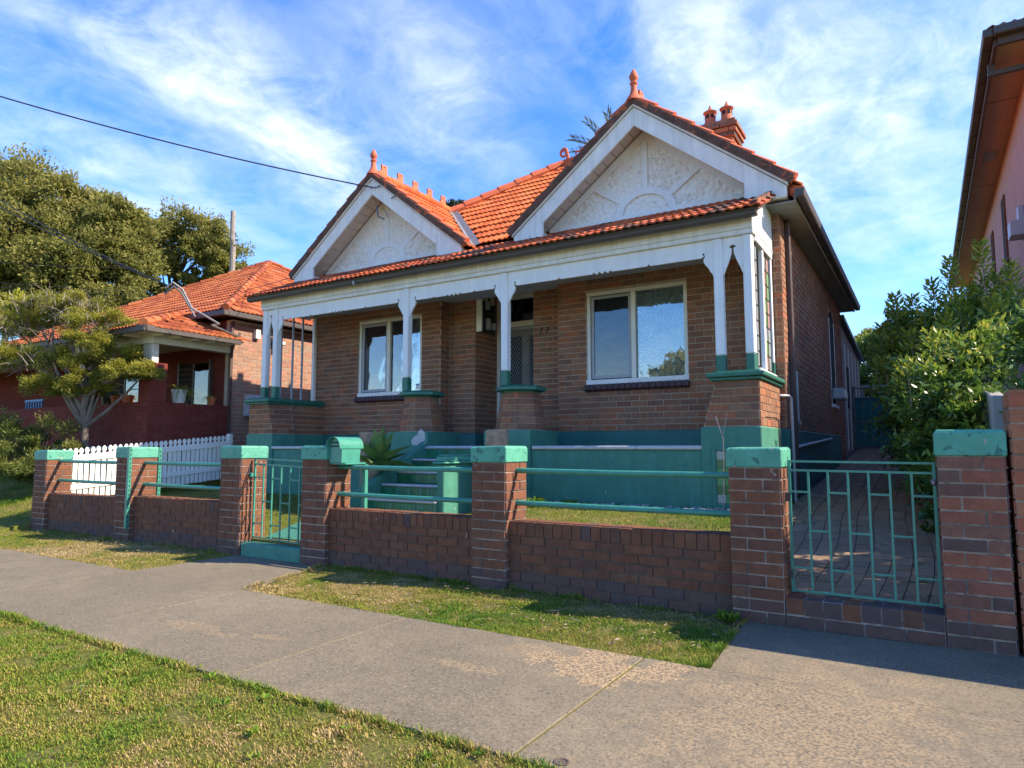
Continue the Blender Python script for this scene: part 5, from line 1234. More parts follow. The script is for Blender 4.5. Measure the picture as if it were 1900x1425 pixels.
def crown(blobs, n_each, size, name, mat, parent, sub=10, subr=.36, aspect=.42, droop=0., jit=.6, tip=.25, lowcut=-.75, flat=.8):
    Vs = []; Rs = []
    for c, r in blobs:
        sc, sd = blob_points(c, np.array(r) * .82, sub, .7)
        for k in range(sub):
            if sd[k, 2] < lowcut: continue
            rr = np.mean(r) * subr * nr.uniform(.5, 1.4); n = int(n_each * nr.uniform(.7, 1.2))
            p, d = blob_points(sc[k], (rr * 1.15, rr * 1.15, rr * flat), n, .15)
            out = d * .5 + sd[k] * .8 + np.array([0, 0, .2]); p = p + sd[k] * (nr.rand(n, 1) ** 3) * rr * 1.1
            Vs.append(leaf_quads(p, out, size, aspect, droop, jit))
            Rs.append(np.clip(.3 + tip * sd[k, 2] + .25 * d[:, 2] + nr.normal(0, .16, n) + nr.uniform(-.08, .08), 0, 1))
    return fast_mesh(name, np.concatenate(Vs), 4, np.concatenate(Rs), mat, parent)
def limbs(parent, mat, base, fork, targets, r0, name='trunk', wob=.06):
    base, fork = Vector(base), Vector(fork); m = MB()
    h = (fork - base).length
    pts = [base.lerp(fork, i / 5) + Vector((rng.uniform(-1, 1), rng.uniform(-1, 1), 0)) * wob * h * .3 * (0 < i < 5) for i in range(6)]
    m.tube(pts, [r0 * (1.25 if i == 0 else 1 - .07 * i) for i in range(6)], 10)
    m.build(name, mat, parent, smooth=True)
    m = MB()
    for t in targets:
        t = Vector(t); s = pts[rng.choice([3, 4, 5])]; L = (t - s).length; mid = s.lerp(t, .5) + Vector((rng.uniform(-1, 1), rng.uniform(-1, 1), rng.uniform(-.2, .9))) * L * .12
        q = [s, s.lerp(mid, .55) + Vector((0, 0, -L * .02)), mid, mid.lerp(t, .55), t]
        m.tube(q, [r0 * .5, r0 * .42, r0 * .32, r0 * .2, r0 * .08], 6)
        for _ in range(2):
            e = mid + Vector((rng.uniform(-1, 1), rng.uniform(-1, 1), rng.uniform(-.3, .8))) * L * .4; m.tube([mid, mid.lerp(e, .5) + Vector((0, 0, L * .04)), e], [r0 * .22, r0 * .14, r0 * .05], 5)
    m.build('limbs', mat, parent, smooth=True)
def tree(name, label, base, fork, blobs, n_each, size, leafmat, barkmat, r0, group=None, **k):
    t = thing(name, label, 'tree', base, group)
    limbs(t, barkmat, base, fork, [b[0] for b in blobs], r0)
    crown(blobs, n_each, size, 'crown', leafmat, t, **k); return t
def pb(px, py, d, r, flat=.75):
    c = pt(px, py, d); return (tuple(c), (r, r, r * flat))
# great gum far left, smaller open tree to its right
D = 42
bl = [pb(20, 372, D, 3.3), pb(95, 378, D, 2.5), pb(-40, 400, D, 3.6), pb(135, 420, D, 2.6), pb(180, 398, D, 1.7), pb(218, 412, D - 1, 1.8), pb(232, 445, D, 1.8), pb(60, 450, D - 2, 3.2), pb(150, 470, D - 2, 2.7), pb(222, 485, D - 1, 2.0), pb(20, 510, D - 2, 3.2), pb(110, 525, D - 2, 2.8), pb(185, 530, D - 2, 2.3), pb(200, 565, D - 2, 1.6), pb(60, 580, D - 2, 2.4), pb(-30, 480, D, 3.4), pb(0, 570, D - 2, 2.6), pb(245, 570, D - 2, 1.1)]
b_ = pt(150, 700, D); b_.z = .6
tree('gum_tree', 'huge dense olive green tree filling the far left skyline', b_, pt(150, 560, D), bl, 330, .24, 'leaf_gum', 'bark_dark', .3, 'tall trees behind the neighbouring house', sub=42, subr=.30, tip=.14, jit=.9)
D = 47
bl = [pb(298, 448, D, 1.9), pb(340, 430, D, 2.1), pb(385, 440, D, 2.0), pb(408, 472, D, 1.7), pb(276, 478, D, 1.6), pb(350, 465, D, 1.9), pb(412, 500, D, 1.1), pb(265, 525, D, 1.1, .6), pb(300, 500, D, 1.2, .5), pb(368, 515, D, 1.2, .5), pb(250, 550, D, 1.0, .5), pb(330, 545, D, 1.3, .5), pb(400, 520, D, 1.0, .5), pb(455, 503, D, .8, .4)]
b_ = pt(325, 700, D); b_.z = .8
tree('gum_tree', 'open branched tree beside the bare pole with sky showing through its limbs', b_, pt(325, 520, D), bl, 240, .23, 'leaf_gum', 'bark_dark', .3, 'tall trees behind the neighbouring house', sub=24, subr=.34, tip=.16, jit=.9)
# yellow tree glimpse, cypress, garden trees behind driveway, hill tree between the gables
b_ = pt(20, 700, 30); b_.z = .6
tree('golden_tree', 'bright yellow green tree just above the left edge of the porch roof', b_, pt(10, 620, 30), [pb(0, 575, 30, 1.3, .5), pb(40, 570, 30, 1.0, .5), pb(-40, 580, 30, 1.3)], 240, .2, 'leaf_yellow', 'bark_grey', .2, sub=12)
b_ = pt(1665, 760, 42); b_.z = 1
t = thing('cypress_tree', 'dark pointed cypress beyond the end of the driveway', 'tree', b_)
limbs(t, 'bark_dark', b_, pt(1662, 640, 42), [pt(1660, 610, 42)], .2)
crown([pb(1660, 598, 42, .8, 1.2), pb(1652, 622, 42, 1.1), pb(1675, 618, 42, 1.2), pb(1640, 645, 42, 1.2), pb(1690, 640, 42, 1.2), pb(1665, 645, 42, 1.5)], 220, .26, 'crown', 'leaf_cypress', t, sub=14, subr=.33, aspect=.3)
b_ = pt(1640, 790, 24); b_.z = 1.1
tree('garden_tree', 'rounded green tree at the far end of the driveway', b_, pt(1640, 720, 24), [pb(1610, 668, 24, .75), pb(1640, 650, 24, .8), pb(1675, 660, 24, .85), pb(1600, 700, 23, .7), pb(1640, 700, 23, .9), pb(1680, 710, 23, .9), pb(1612, 640, 25, .4), pb(1720, 680, 23, .9), pb(1600, 735, 23, .8), pb(1640, 745, 23, .9), pb(1680, 750, 23, .8)], 320, .105, 'leaf_shrub', 'bark_dark', .12, sub=14, tip=.35)
b_ = pt(1596, 760, 34); b_.z = 1.1
tree('garden_tree', 'wispy grey green treetop above the lean-to roof', b_, pt(1596, 680, 34), [pb(1590, 640, 34, .8), pb(1605, 630, 34, .6), pb(1580, 650, 34, .7)], 150, .18, 'leaf_gum', 'bark_grey', .1, sub=8)
b_ = pt(840, 600, 60); b_.z = 1
tree('distant_tree', 'small dark treetop showing between the gable roof and main roof', b_, pt(841, 420, 60), [pb(836, 388, 60, .8), pb(848, 386, 60, .8), pb(842, 398, 60, 1.2)], 150, .3, 'leaf_cypress', 'bark_dark', .2, sub=9)
# clipped layered tree in the neighbour's front garden
b_ = pt(160, 845, 13.0); b_.z = .75
D = 13.0
bl = [pb(85, 718, D, .38, .42), pb(125, 722, D, .36, .42), pb(160, 705, D, .44, .5), pb(185, 728, D, .24, .5), pb(165, 640, D, .46, .5), pb(235, 692, D - .2, .40, .36), pb(272, 690, D - .2, .28, .34), pb(205, 695, D - .1, .32, .4), pb(215, 655, D, .38, .5), pb(175, 605, D + .2, .46, .55), pb(130, 590, D + .3, .44, .5), pb(210, 600, D + .2, .36, .5), pb(130, 668, D, .42, .45), pb(50, 610, D + .4, .5, .45), pb(100, 560, D + .4, .5, .4), pb(150, 565, D + .3, .4, .4), pb(60, 575, D + .4, .4, .4), pb(40, 670, D + .3, .5, .4), pb(90, 670, D + .2, .45, .4), pb(0, 660, D + .4, .5, .4), pb(10, 600, D + .6, .5, .4)]
lt_ = thing('layered_tree', 'small yellow green tree with layered pads and twisted trunk behind the picket fence', 'tree', b_)
f_ = pt(158, 735, D)
limbs(lt_, 'bark_brown', b_, f_, [b[0] for b in bl], .085, wob=.1)
crown([(b[0], (b[1][0], b[1][1], b[1][2] * 1.35)) for b in bl], 560, .05, 'crown', 'leaf_olive', lt_, sub=16, subr=.40, tip=.35, aspect=.22, jit=.8, lowcut=-.5, flat=.7)
m = MB()
for c, r in [bl[i] for i in (10, 13, 14, 15, 16, 17, 18, 19, 9, 20)]:          # bare grey twigs inside and above the pads
    for k in range(85):
        s = Vector(c) + Vector((rng.gauss(0, r[0] * .5), rng.gauss(0, r[0] * .5), rng.uniform(-.25, .05)))
        e = s + Vector((rng.gauss(0, .16), rng.gauss(0, .16), rng.uniform(.05, .3))); m.tube([s, s.lerp(e, .5) + Vector((rng.gauss(0, .03), rng.gauss(0, .03), .02)), e], [.006, .005, .002], 3, False)
m.build('bare_twigs', 'twig_grey', lt_, kind='stuff')
# soft bush at far left
b_ = pt(70, 885, 12.8); b_.z = .6
bs = thing('garden_bush', 'feathery dark green bush at the far left below the layered tree', 'bush', b_)
m = MB()
for k in range(14):
    e = b_ + Vector((rng.uniform(-.9, .9), rng.uniform(-.5, .5), rng.uniform(.5, 1.1))); m.tube([b_ + Vector((rng.uniform(-.4, .4), rng.uniform(-.2, .2), 0)), b_.lerp(e, .5), e], [.012, .008, .003], 4)
m.build('stems', 'bark_dark', bs)
crown([pb(40, 830, 12.8, .6, .9), pb(100, 815, 12.9, .55, .9), pb(-10, 820, 12.8, .6, .9), pb(70, 870, 12.5, .55, .6), pb(130, 850, 12.7, .3), pb(10, 875, 12.4, .5, .5)], 420, .07, 'foliage', 'leaf_bush', bs, sub=14, subr=.34, aspect=.22, jit=.5, tip=.35)
rs = thing('rose_plant', 'low red flowering plant by the white base of the porch', 'plant', (-13.2, 6.9, .65))
crown([((-13.0, 6.9, 1.05), (.22, .15, .2)), ((-13.35, 6.95, 1.0), (.2, .15, .2))], 90, .06, 'foliage', 'leaf_shrub', rs, sub=8)
m = MB()
for (x, z) in ((-13.05, 1.2), (-12.98, 1.18)): m.lathe([(.005, -.03), (.035, 0), (.02, .03)], (x, 6.8, z), 8)
m.build('flower', 'flower_red', rs)
# big glossy shrub right of the driveway
sh = thing('glossy_shrub', 'large glossy dark green shrub leaning over the driveway on the right', 'shrub', (.25, 8.2, .3))
sb = [((.2, 7.6, 1.0), (.34, .5, .45)), ((.1, 8.3, 1.4), (.42, .55, .5)), ((.2, 8.2, 1.85), (.42, .5, .4)), ((.0, 9.2, 1.3), (.42, .6, .6)), ((.05, 9.7, 2.0), (.5, .6, .5)), ((.4, 8.9, 2.2), (.42, .5, .36)), ((.12, 7.8, .65), (.3, .5, .36)), ((.0, 11.0, 2.6), (.5, .6, .5)), ((.25, 11.0, 2.9), (.5, .6, .4)), ((.65, 10.6, 2.8), (.55, .6, .45)), ((-.1, 10.8, 1.6), (.42, .7, .7)), ((1.0, 10.2, 2.5), (.55, .6, .5)), ((.25, 7.9, 1.5), (.36, .4, .3)), ((-.15, 12, 2.3), (.45, .7, .5)), ((1.1, 10.6, 2.9), (.4, .5, .4)), ((.1, 8.8, .8), (.36, .6, .36)), ((-.2, 12, 1.5), (.42, .7, .6)), ((.5, 9.6, 2.25), (.45, .5, .36))]
m = MB()
for c, r in sb:
    s = Vector((.3 + rng.uniform(-.1, .1), c[1] + rng.uniform(-.2, .2), zdrive(c[1]) - .05)); e = Vector(c); m.tube([s, s.lerp(e, .5) + Vector((rng.uniform(-.08, .08), 0, .06)), e], [.022, .016, .006], 5)
m.build('stems', 'bark_grey', sh, smooth=True)
sb = [((q[0][0] + .1, q[0][1], q[0][2]), q[1]) for q in sb]
crown(sb, 150, .085, 'foliage', 'leaf_shrub', sh, sub=15, subr=.38, tip=.5, aspect=.38, jit=.75)
Vs, Rs = [], []; m = MB()
for (px, y, z1, px0) in ((1835, 10.6, 3.95, 1838), (1668, 11.0, 3.45, 1690), (1700, 11.0, 3.4, 1705), (1775, 10.8, 3.85, 1790), (1890, 10.4, 3.6, 1890), (1640, 11.4, 3.1, 1650), (1740, 11, 3.6, 1745), (1810, 10.6, 3.4, 1800), (1865, 10.6, 3.5, 1862), (1720, 10.4, 3.05, 1), (1760, 9.9, 2.9, 1), (1690, 10.2, 2.8, 1), (1655, 10.9, 2.9, 1), (1625, 11.8, 2.85, 1), (1850, 10.0, 3.1, 1), (1785, 10.2, 3.2, 1), (1730, 9.4, 2.65, 1), (1680, 9.2, 2.3, 1), (1640, 10.4, 2.5, 1)):
    # upright young shoots with whorled leaves
    dx = (px - 950) / _f; rr = _rt * dx + _fw; s_ = y / rr.y; X = rr.x * s_
    zb_ = min(2.4, z1 - .7); p0 = Vector((X + .05, y, zb_)); p1 = Vector((X, y, z1)); m.tube([p0, p0.lerp(p1, .5) + Vector((.02, 0, 0)), p1], [.01, .007, .003], 5)
    L = z1 - zb_; n = int(L / .055)
    for k in range(n):
        f = k / n; c = p0.lerp(p1, .1 + .9 * f); w = .2 * (1 - f) + .06
        for j in range(5):
            q = j * 1.257 + k * .8; d = np.array([[math.cos(q), math.sin(q), .45 + .5 * f]])
            for st in (.35, .75, 1.0):
                cc = np.array([[c.x, c.y, c.z]]) + d * w * st
                Vs.append(leaf_quads(cc, d.copy(), .085, .4, 0, .3)); Rs.append(np.array([min(1, .5 + .3 * f + rng.uniform(-.15, .3))]))
m.build('shoots', 'bark_grey', sh); fast_mesh('shoot_leaves', np.concatenate(Vs), 4, np.concatenate(Rs), 'leaf_shrub', sh)
hg = thing('hedge', 'clipped green hedge rising behind the orange brick wall at the right edge', 'hedge', (1.6, 6.6, .3))
m = MB()
for i in range(9): m.tube([(.85 + i * .2, 6.5, .25), (.9 + i * .2, 6.55, 1.2), (.85 + i * .21, 6.5, 1.9)], [.02, .015, .006], 5)
m.build('stems', 'bark_grey', hg)
crown([((.98 + .45 * i, 6.3 + .35 * (j % 2) + .5 * j, 1.15 + .5 * j2), (.36, .42, .36)) for i in range(5) for j in range(2) for j2 in range(3)], 130, .075, 'foliage', 'leaf_shrub', hg, sub=9, subr=.4, tip=.3)
# palm behind the roof
pl = thing('palm_tree', 'palm with fronds poking above the right gable roof', 'palm', tuple(pt(1150, 800, 22).xy) + (1.0,))
pc = pt(1150, 300, 22); m = MB(); m.tube([(pc.x, pc.y, 1), (pc.x + .1, pc.y, 5), tuple(pc)], [.2, .16, .13], 10); m.build('trunk', 'bark_grey', pl, smooth=True)
for i in range(15):
    q = i * 2 * math.pi / 15 + .3; el = [.35, .75, 1.15][i % 3]
    if i == 0: tgt = pt(1062, 258, 22)
    elif i == 1: tgt = pt(1088, 226, 22)
    elif i == 2: tgt = pt(1127, 212, 22)
    elif i == 3: tgt = pt(1064, 280, 21.5)
    else: tgt = pc + Vector((math.cos(q) * 1.3, abs(math.sin(q)) * 1.3, el - .6))
    tgt = pc + (tgt - pc) * 1.0
    Vs = []; Rs = []; P0 = np.array(pc); P2 = np.array(tgt); P1 = (P0 + P2) / 2 + np.array([0, 0, .28]); n = 34
    rach = []
    for k in range(n):
        t = (k + 1) / n; c = (1 - t) ** 2 * P0 + 2 * t * (1 - t) * P1 + t * t * P2; d = 2 * (1 - t) * (P1 - P0) + 2 * t * (P2 - P1); d /= np.linalg.norm(d); rach.append(tuple(c))
        side = np.cross(d, [0, 0, 1.]); side /= np.linalg.norm(side) + 1e-9
        for sg in (-1, 1):
            ll = .34 * math.sin(math.pi * min(1, .15 + .85 * (1 - t) + .1)) + .08; dd = (side * sg * .8 + d * .75 + np.array([0, 0, .12])); dd /= np.linalg.norm(dd)
            Vs.append(leaf_quads((c + dd * ll * .5)[None], dd[None], ll, .085, 0, .05)); Rs.append(np.array([rng.random()]))
    o = fast_mesh('frond', np.concatenate(Vs), 4, np.concatenate(Rs), 'leaf_palm', pl)
    m = MB(); m.tube(rach[::4] + [rach[-1]], .012, 4); m.build('frond_stalk', 'leaf_palm', o)
# agave by the steps
ag = thing('agave', 'broad leaved pale green agave rosette beside the green steps', 'plant', (-6.68, 7.05, .42))
ac = Vector((-6.40, 6.95, 1.03)); m = MB(); m.tube([(-6.72, 7.02, .40), (-6.70, 7.0, .7), tuple(ac)], [.07, .06, .06], 8); m.build('stem', 'bark_grey', ag, smooth=True)
for i in range(19):
    q = i * 2.399 + .5; f = i / 18; el = .12 + 1.25 * f; L = .60 - .08 * f + rng.uniform(-.04, .04)
    d = Vector((math.cos(q) * math.cos(el), math.sin(q) * math.cos(el), math.sin(el))); sd = Vector((-math.sin(q), math.cos(q), 0)); up = sd.cross(d) * -1
    if up.z < 0: up = -up
    v = []; fcs = []; N7 = 9
    for k in range(N7):
        t = k / (N7 - 1); w = .115 * (math.sin(math.pi * min(1, t * .78 + .22)) ** .8) * (1 - t ** 5) + .003
        c = ac + d * (L * t) + Vector((0, 0, -.10 * t * t * math.cos(el))) + up * (.06 * t * t if i % 2 else -.02 * t)
        v += [c - sd * w + up * w * .45, c - up * .0, c + sd * w + up * w * .45, c - up * .016 * (1 - t)]
    for k in range(N7 - 1):
        a = 4 * k; b = a + 4
        fcs += [(a, a + 1, b + 1, b), (a + 1, a + 2, b + 2, b + 1), (a + 2, a + 3, b + 3, b + 2), (a + 3, a, b, b + 3)]
    m = MB(); m.add(v, fcs); m.build('leaf', 'agave_leaf', ag, smooth=True)
# cut trunks beside the steps
def stump(label, x, y, z0, z1, r):
    m = MB(); pts = []; n = 12
    for i in range(8):
        t = i / 7; pts.append((x + .02 * math.sin(t * 5), y, z0 + (z1 - z0) * t))
    m.tube(pts, [r * (1.15 - .12 * min(1, i / 3)) * rng.uniform(.97, 1.03) for i in range(8)], 14)
    m.v = [(a + rng.uniform(-.008, .008), b + rng.uniform(-.008, .008), c + rng.uniform(-.01, .01)) for a, b, c in m.v]
    tag(m.build('tree_stump', 'timber_stump', smooth=True, base=True), label, 'stump', 'cut tree trunks in the front yard')
stump('tall cut tree trunk left of the agave', -6.74, 7.18, .38, 1.475, .165); stump('cut tree trunk standing behind the pillar right of the steps', -4.68, 7.3, .4, 1.49, .14)
# pots on the neighbour's parapet
def pot(label, x, y, z, r, h, mat, n, L, spiky=True):
    p = thing('potted_plant', label, 'plant', (x, y, z), 'pots on the porch wall')
    m = MB(); m.lathe([(r * .72, 0), (r * .95, h * .85), (r, h * .85), (r, h), (r * .85, h), (r * .82, h * .9)], (x, y, z), 14); m.build('pot', mat, p, smooth=True)
    m = MB()
    for i in range(n):
        q = rng.uniform(0, 6.28); e = rng.uniform(.3, 1.3); c = Vector((x, y, z + h * .9)); d = Vector((math.cos(q), math.sin(q), 0)); l = L * rng.uniform(.6, 1.1); sd = Vector((-math.sin(q), math.cos(q), 0)) * .012
        pts = [c + d * (l * t) + Vector((0, 0, l * (e * t - 1.15 * t * t))) for t in (0, .35, .7, 1)]
        v = []; 
        for k, u in enumerate(pts): v += [u - sd * (1 - k * .28), u + sd * (1 - k * .28)]
        m.add(v, [(0, 1, 3, 2), (2, 3, 5, 4), (4, 5, 7, 6)], rng.random())
    m.build('leaves', 'leaf_olive' if spiky else 'leaf_shrub', p)
pot('white pot with a large spiky plant on the porch wall', -12.92, 8.12, 2.16, .15, .27, 'tile_white', 60, .5)
pot('small terracotta pot near the downpipe on the porch wall', -12.92, 8.85, 2.16, .09, .16, 'terracotta_pot', 26, .22)
pot('terracotta trough left of the porch pier', -13.75, 7.55, 2.16, .13, .15, 'terracotta_pot', 14, .3, False)
pot('second terracotta trough further left on the porch wall', -14.15, 7.55, 2.16, .13, .15, 'terracotta_pot', 18, .4, False)
pot('small dark pot furthest left on the porch wall', -14.55, 7.55, 2.16, .1, .13, 'meter_black', 12, .22, False)
bp = thing('shrub', 'small green shrub showing behind the lattice screen', 'shrub', (-11.1, 12.2, 1))
crown([((-11.0, 12.2, 2.45), (.4, .35, .35)), ((-11.2, 12.1, 2.2), (.4, .3, .3))], 120, .09, 'foliage', 'leaf_shrub', bp, sub=9)
m = MB(); m.tube([(-11.1, 12.2, .9), (-11.1, 12.2, 2.3)], .02, 6); m.build('stem', 'bark_grey', bp)
m = MB(); m.tube([(-2.0, 7.86, .5), (-1.98, 7.85, 1.35), (-2.06, 7.85, 1.62)], .006, 5); m.tube([(-1.98, 7.85, 1.4), (-1.93, 7.85, 1.66)], .005, 5); m.tube([(-2.02, 7.85, 1.52), (-2.13, 7.85, 1.66)], .004, 5)
tag(m.build('bare_stick', 'twig_grey', base=True), 'thin bare forked stick standing before the right end pier', 'twig')
# tree across the street (reflected in the windows)
b_ = Vector((-9.6, -14, 0))
tree('street_tree', 'leafy street tree reflected in the right hand front window', b_, b_ + Vector((0, 0, 3)), [((-9.6, -14, 4.6), (1.8, 2, 1.3)), ((-8.2, -14, 5.0), (1.5, 1.7, 1.2)), ((-11, -14, 3.9), (1.5, 1.4, 1)), ((-7.6, -14, 3.9), (1.4, 1.4, 1.1))], 330, .3, 'leaf_gum', 'bark_grey', .22, sub=16)

# ------------------------------------------------------------------ wires and poles
def wire(label, a, b, sag, r, name='power_cable', group=None):
    a, b = Vector(a), Vector(b); m = MB(); n = 24
    m.tube([a.lerp(b, i / n) - Vector((0, 0, sag * 4 * (i / n) * (1 - i / n))) for i in range(n + 1)], r, 5)
    return tag(m.build(name, 'cable_black', smooth=True), label, 'cable', group)
e0 = Vector((GXL + .05, 8.82, 5.98)); e1 = pt(0, 180, 11.5); e2 = e1 + (e1 - e0) * .6 + Vector((0, 0, .35))
wire('twisted black service cable running from the left gable peak to the upper left', e0, e2, .22, .013)
m = MB(); m.tube([e0 + Vector((.0, .0, .0)), e0 + Vector((.12, -.02, -.02)), e0 + Vector((.2, .03, .02))], .012, 6); m.tube([e0 + Vector((0, .1, -.3)), e0 + Vector((.1, .05, -.55)), e0 + Vector((.2, .1, -.6))], .014, 6); m.tube([e0 + Vector((.02, .06, -.1)), e0 + Vector((.12, .3, -.5))], .006, 5); m.tube([e0 + Vector((.45, -.01, -.30)), e0 + Vector((.62, -.02, -.25))], .012, 6)
m.build('service_bracket', 'galvanised', H)
for k, dz in enumerate((0, .12)):
    a = Vector((-13.3, 8.0, 4.62)); b = pt(0, 365 + 12 * k, 17); wire(['upper', 'lower'][k] + ' of the two service cables reaching the neighbouring roof mast', a, b + (b - a) * .3, .12, .014, group='service cables to the neighbouring house')
wire('thin cable crossing from the neighbouring roof to the left gable foot', pt(300, 530, 30), (-10.5, 8.83, 4.6), .4, .007)
for k, (p0, p1) in enumerate((((0, 478), (250, 497)), ((0, 513), (340, 545)), ((0, 520), (330, 553)), ((0, 530), (345, 560)))):
    a = pt(p0[0] - 200, p0[1] - 8, 34); b = pt(p1[0], p1[1], 37); wire(['highest thin street wire in front of the great tree', 'second street wire in front of the great tree', 'third street wire in front of the great tree', 'lowest street wire in front of the great tree'][k], a, b, .15, .016, 'street_wire', 'thin wires along the street')
p0, p1 = pt(433, 392, 30), pt(430, 520, 30)
m = MB(); m.tube([(p1.x, p1.y, .8), tuple(p1), tuple((p0 + p1) / 2 + Vector((.04, 0, 0))), tuple(p0 - Vector((0, 0, 1.3))), tuple(p0)], [.14, .12, .12, .10, .11], 10); m.boxa(p0.x + .1, p0.y, p0.z - 1.6, p0.x + .3, p0.y + .04, p0.z - 1.56)
tag(m.build('timber_pole', 'timber_grey', base=True), 'bare weathered timber pole behind the neighbouring roof', 'pole')

# ------------------------------------------------------------------ grass, litter, pebbles
def grass(name, label, n, fn, L, seed, dry=.0, thr=None):
    r_ = np.random.RandomState(seed); x, y, z = fn(r_, n)
    kp = r_.rand(len(x)) > np.clip((vnoise(x, y, 7.5, 12) * .6 + vnoise(x, y, 19, 13) * .4 - .5) * 4.5, 0, .85); x, y, z = x[kp], y[kp], z[kp]; n = len(x)
    q = r_.rand(n) * 6.283; lean = r_.uniform(.25, 1.15, n); l = L * r_.uniform(.5, 1.4, n)
    pn = vnoise(x, y, .9, 3) * .55 + vnoise(x, y, 2.6, 5) * .3 + vnoise(x, y, 9, 8) * .25
    tall = 1 + 1.1 * np.clip(vnoise(x, y, 3.1, 9) - .72, 0, 1) * 3; l = l * tall
    l = l * np.clip(1.25 - .75 * pn, .5, 1.3)
    w = .0021 * r_.uniform(.7, 1.6, n) * np.clip(tall, 1, 1.8)
    dx, dy = np.cos(q), np.sin(q); b = np.stack([x, y, z], 1); sd = np.stack([-dy, dx, np.zeros(n)], 1) * w[:, None]
    d = np.stack([dx * np.sin(lean), dy * np.sin(lean), np.cos(lean)], 1); tip = b + d * l[:, None]; mid = b + d * (l * .5)[:, None] + np.stack([np.zeros(n), np.zeros(n), l * .10], 1)
    V = np.stack([b - sd, b + sd, mid + sd * .9, tip], 1)
    V2 = np.stack([b - sd, mid + sd * .9, tip, mid - sd * .9], 1)
    rnd = np.clip((pn - .46) * 1.5 + .36 + dry + r_.normal(0, .17, n), 0, 1)
    o = fast_mesh(name, V2, 4, rnd, 'grass_blade', None, label); tag(o, label, 'grass', kind='stuff'); return o
def rect(x0, x1, y0, y1, zf=lambda x, y: 0 * x - .012, test=None):
    def fn(r_, n):
        x = r_.uniform(x0, x1, n); y = r_.uniform(y0, y1, n)
        if test is not None: k = test(x, y); x, y = x[k], y[k]
        return x, y, zf(x, y)
    return fn
wob = lambda x, s: .035 * np.sin(x * 5 + s) + .02 * np.sin(x * 13 + 2 * s) + .015 * np.sin(x * 31 + s)
grass('grass', 'sunlit nature strip grass along the near edge of the footpath', 190000, rect(-7.5, -1.2, 1.3, 2.55, test=lambda x, y: (y < 2.472 + np.abs(wob(x, 1))) & (x < -1.2 - .1 * (2.46 - y)) & (x * .55 + y * .85 > -3.2)), .021, 1, .06)
grass('grass', 'patchy grass strip between the footpath and the brick fence', 125000, rect(-5.6, -1.05, 3.95, 5.26, test=lambda x, y: (y > 3.99 + wob(x, 2) * .5) & (x > -5.24 - (y - 3.99) * .28 + wob(y, 4) * .6) & (x < -1.13 - (y - 3.99) * .03 + wob(y, 3) * .5)), .02, 2, .1)
grass('grass', 'dry grass strip before the fence left of the small gate', 95000, rect(-15, -6.85, 3.97, 5.24, test=lambda x, y: (y > 4.0 + wob(x, 5) * .5) & (x < -6.97 + wob(y, 6) * .5)), .024, 3, .12)
def edge(segs, spread):
    def fn(r_, n):
        k = r_.randint(0, len(segs), n); t = r_.rand(n); sg = np.array(segs)[k]; t = np.clip(t + .0 * t, 0, 1)
        x = sg[:, 0] + (sg[:, 2] - sg[:, 0]) * t; y = sg[:, 1] + (sg[:, 3] - sg[:, 1]) * t
        den = vnoise(x, y, 6, 17); kk = r_.rand(n) < den ** 1.6 * 1.6
        x = x[kk] + r_.normal(0, spread, kk.sum()); y = y[kk] + r_.normal(0, spread, kk.sum()); return x, y, 0 * x - .008
    return fn
grass('grass', 'ragged longer grass fringing the near edge of the footpath', 15000, edge([(-3.8, 2.445, -1.3, 2.445), (-6.3, 2.445, -3.8, 2.445)], .016), .04, 7, -.05)
grass('grass', 'ragged longer grass fringing the far edge of the footpath and the driveway apron', 15000, edge([(-5.2, 4.0, -1.15, 4.0), (-1.16, 4.0, -1.2, 5.2), (-10, 4.01, -7.0, 4.01), (-5.26, 4.0, -5.55, 5.15)], .014), .036, 8, .05)
grass('grass', 'longer grass growing along the foot of the brick fence', 16000, edge([(-5.5, 5.215, -1.3, 5.215), (-11.6, 5.2, -7.4, 5.2), (-5.5, 5.23, -3.7, 5.23)], .018), .05, 9, -.12)
vz = np.vectorize(lambda x, y: ground_h(x, y) - .01)
grass('grass', 'short grass of the front yard behind the right fence panel', 26000, rect(-4.6, -1.5, 5.5, 8.0, vz), .035, 4, -.1)
grass('grass', 'short grass of the front yard between the picket fence and gate path', 30000, rect(-11.7, -6.9, 5.5, 8.0, vz), .035, 5, -.05)
grass('grass', 'green grass of the neighbouring lawn at the far left', 42000, rect(-20, -12.06, 4.9, 7.3, vz), .05, 6, -.22)
def litter(name, label, n, x0, x1, y0, y1, zf, mat, s, seed, asp=.35):
    r_ = np.random.RandomState(seed); x = r_.uniform(x0, x1, n); y = r_.uniform(y0, y1, n); z = zf(x, y); q = r_.rand(n) * 6.283; l = s * r_.uniform(.4, 1.5, n)
    d = np.stack([np.cos(q), np.sin(q), r_.uniform(-.25, .25, n)], 1) * l[:, None]; e = np.stack([-np.sin(q), np.cos(q), r_.uniform(-.3, .3, n)], 1) * (l * asp * r_.uniform(.3, 1, n))[:, None]; c = np.stack([x, y, z], 1)
    V = np.stack([c - d, c + e + [0, 0, .004], c + d, c - e], 1); o = fast_mesh(name, V, 4, r_.rand(n), mat); tag(o, label, 'leaf litter', kind='stuff')
litter('leaf_litter', 'dry fallen leaves and twigs on the grass strip by the right fence', 420, -5.0, -1.2, 4.05, 5.15, lambda x, y: 0 * x + .016, 'dead_leaf', .02, 21)
litter('leaf_litter', 'pale fallen leaves on the grass strip by the left fence', 260, -11.5, -7.1, 4.1, 5.1, lambda x, y: 0 * x + .018, 'dead_leaf', .022, 22)
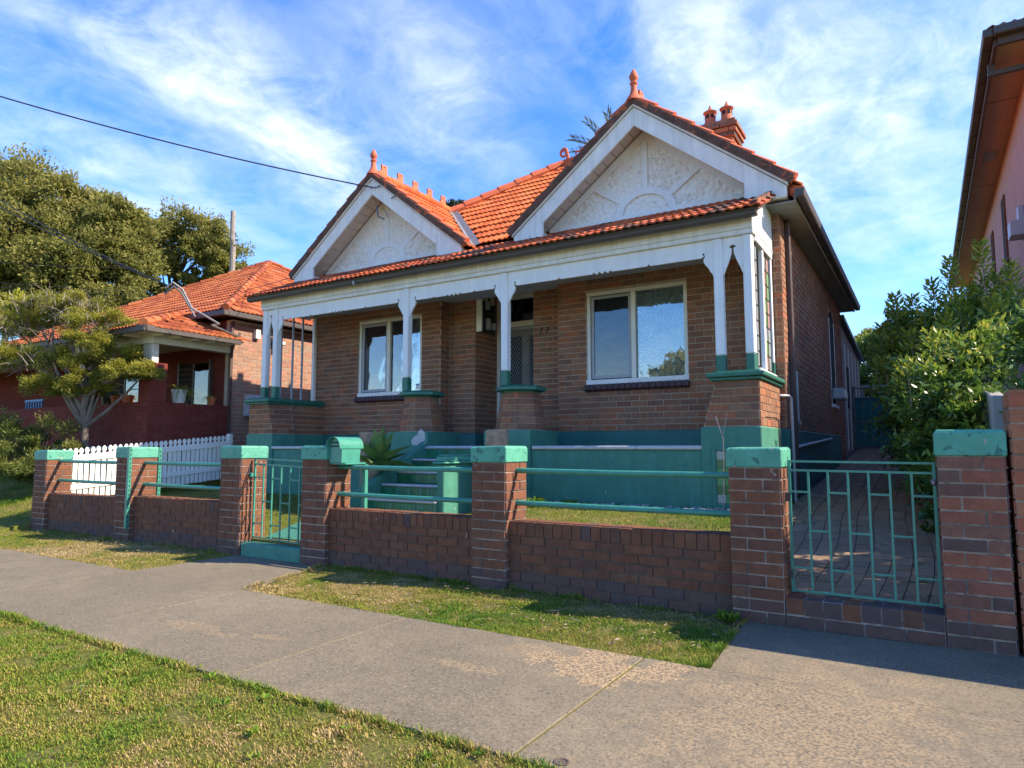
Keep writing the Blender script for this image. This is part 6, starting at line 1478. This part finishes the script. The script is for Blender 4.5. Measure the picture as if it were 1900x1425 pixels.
litter('leaf_litter', 'a few dry leaves on the near nature strip', 70, -5.5, -1.6, 1.6, 2.4, lambda x, y: 0 * x + .018, 'dead_leaf', .013, 23)
litter('leaf_litter', 'long dry twigs lying on the grass strip by the right fence', 46, -4.6, -1.2, 4.1, 5.1, lambda x, y: 0 * x + .022, 'dead_leaf', .055, 24, .06)
litter('leaf_litter', 'specks of leaf and paper on the concrete footpath', 36, -6, 1, 2.6, 3.9, lambda x, y: 0 * x + .009, 'dead_leaf', .009, 26)
m = MB()
for i in range(260):
    x = rng.uniform(-4.5, -1.7); y = rng.uniform(7.35, 7.95); s = rng.uniform(.012, .035); m.box((x, y, ground_h(x, y) + .01), (s * 1.5, s * 1.2, s), rz(rng.uniform(0, 3)), rng.random())
tag(m.build('pebbles', 'pebble'), 'pale pebbles scattered along the foot of the green veranda base', 'pebbles', kind='stuff')
# broad leaved weeds
def weed_quads(x, y, z, n, L, seed):
    r_ = np.random.RandomState(seed); q = r_.rand(n) * 6.283; el = r_.uniform(.1, .9, n); d = np.stack([np.cos(q) * np.cos(el), np.sin(q) * np.cos(el), np.sin(el)], 1)
    return leaf_quads(np.array([x, y, z]) + d * L * .5 + r_.normal(0, L * .35, (n, 3)) * [1, 1, .05], d.copy(), L, .35, 0, .2), r_.uniform(.0, .4, n)
def weed(label, x, y, z, n, L, seed):
    V, r_ = weed_quads(x, y, z, n, L, seed); tag(fast_mesh('weed', V, 4, r_, 'grass_blade'), label, 'weed')
ws = [weed_quads(x, y, .008, 10 + (i * 7) % 23, .022 + .004 * (i % 5), 40 + i) for i, (x, y) in enumerate(((-2.02, 2.42), (-2.28, 2.3), (-1.62, 2.4), (-2.6, 2.05), (-3.0, 2.2), (-3.7, 2.15), (-1.8, 2.28), (-4.3, 2.3), (-2.9, 2.35), (-3.4, 2.4), (-4.8, 2.2), (-2.4, 1.9)))]
tag(fast_mesh('weeds', np.concatenate([w_[0] for w_ in ws]), 4, np.concatenate([w_[1] for w_ in ws]), 'grass_blade'), 'broad leaved weeds dotted through the near nature strip', 'weeds', kind='stuff')
weed('tall seeding weed against the green veranda base', -4.35, 7.7, .55, 60, .11, 60)
weed('leafy weed at the foot of the veranda base beside the pebbles', -3.9, 7.8, .52, 60, .11, 61)
weed('grass tuft at the foot of the pillar left of the driveway gate', -1.3, 5.1, .02, 60, .09, 62)
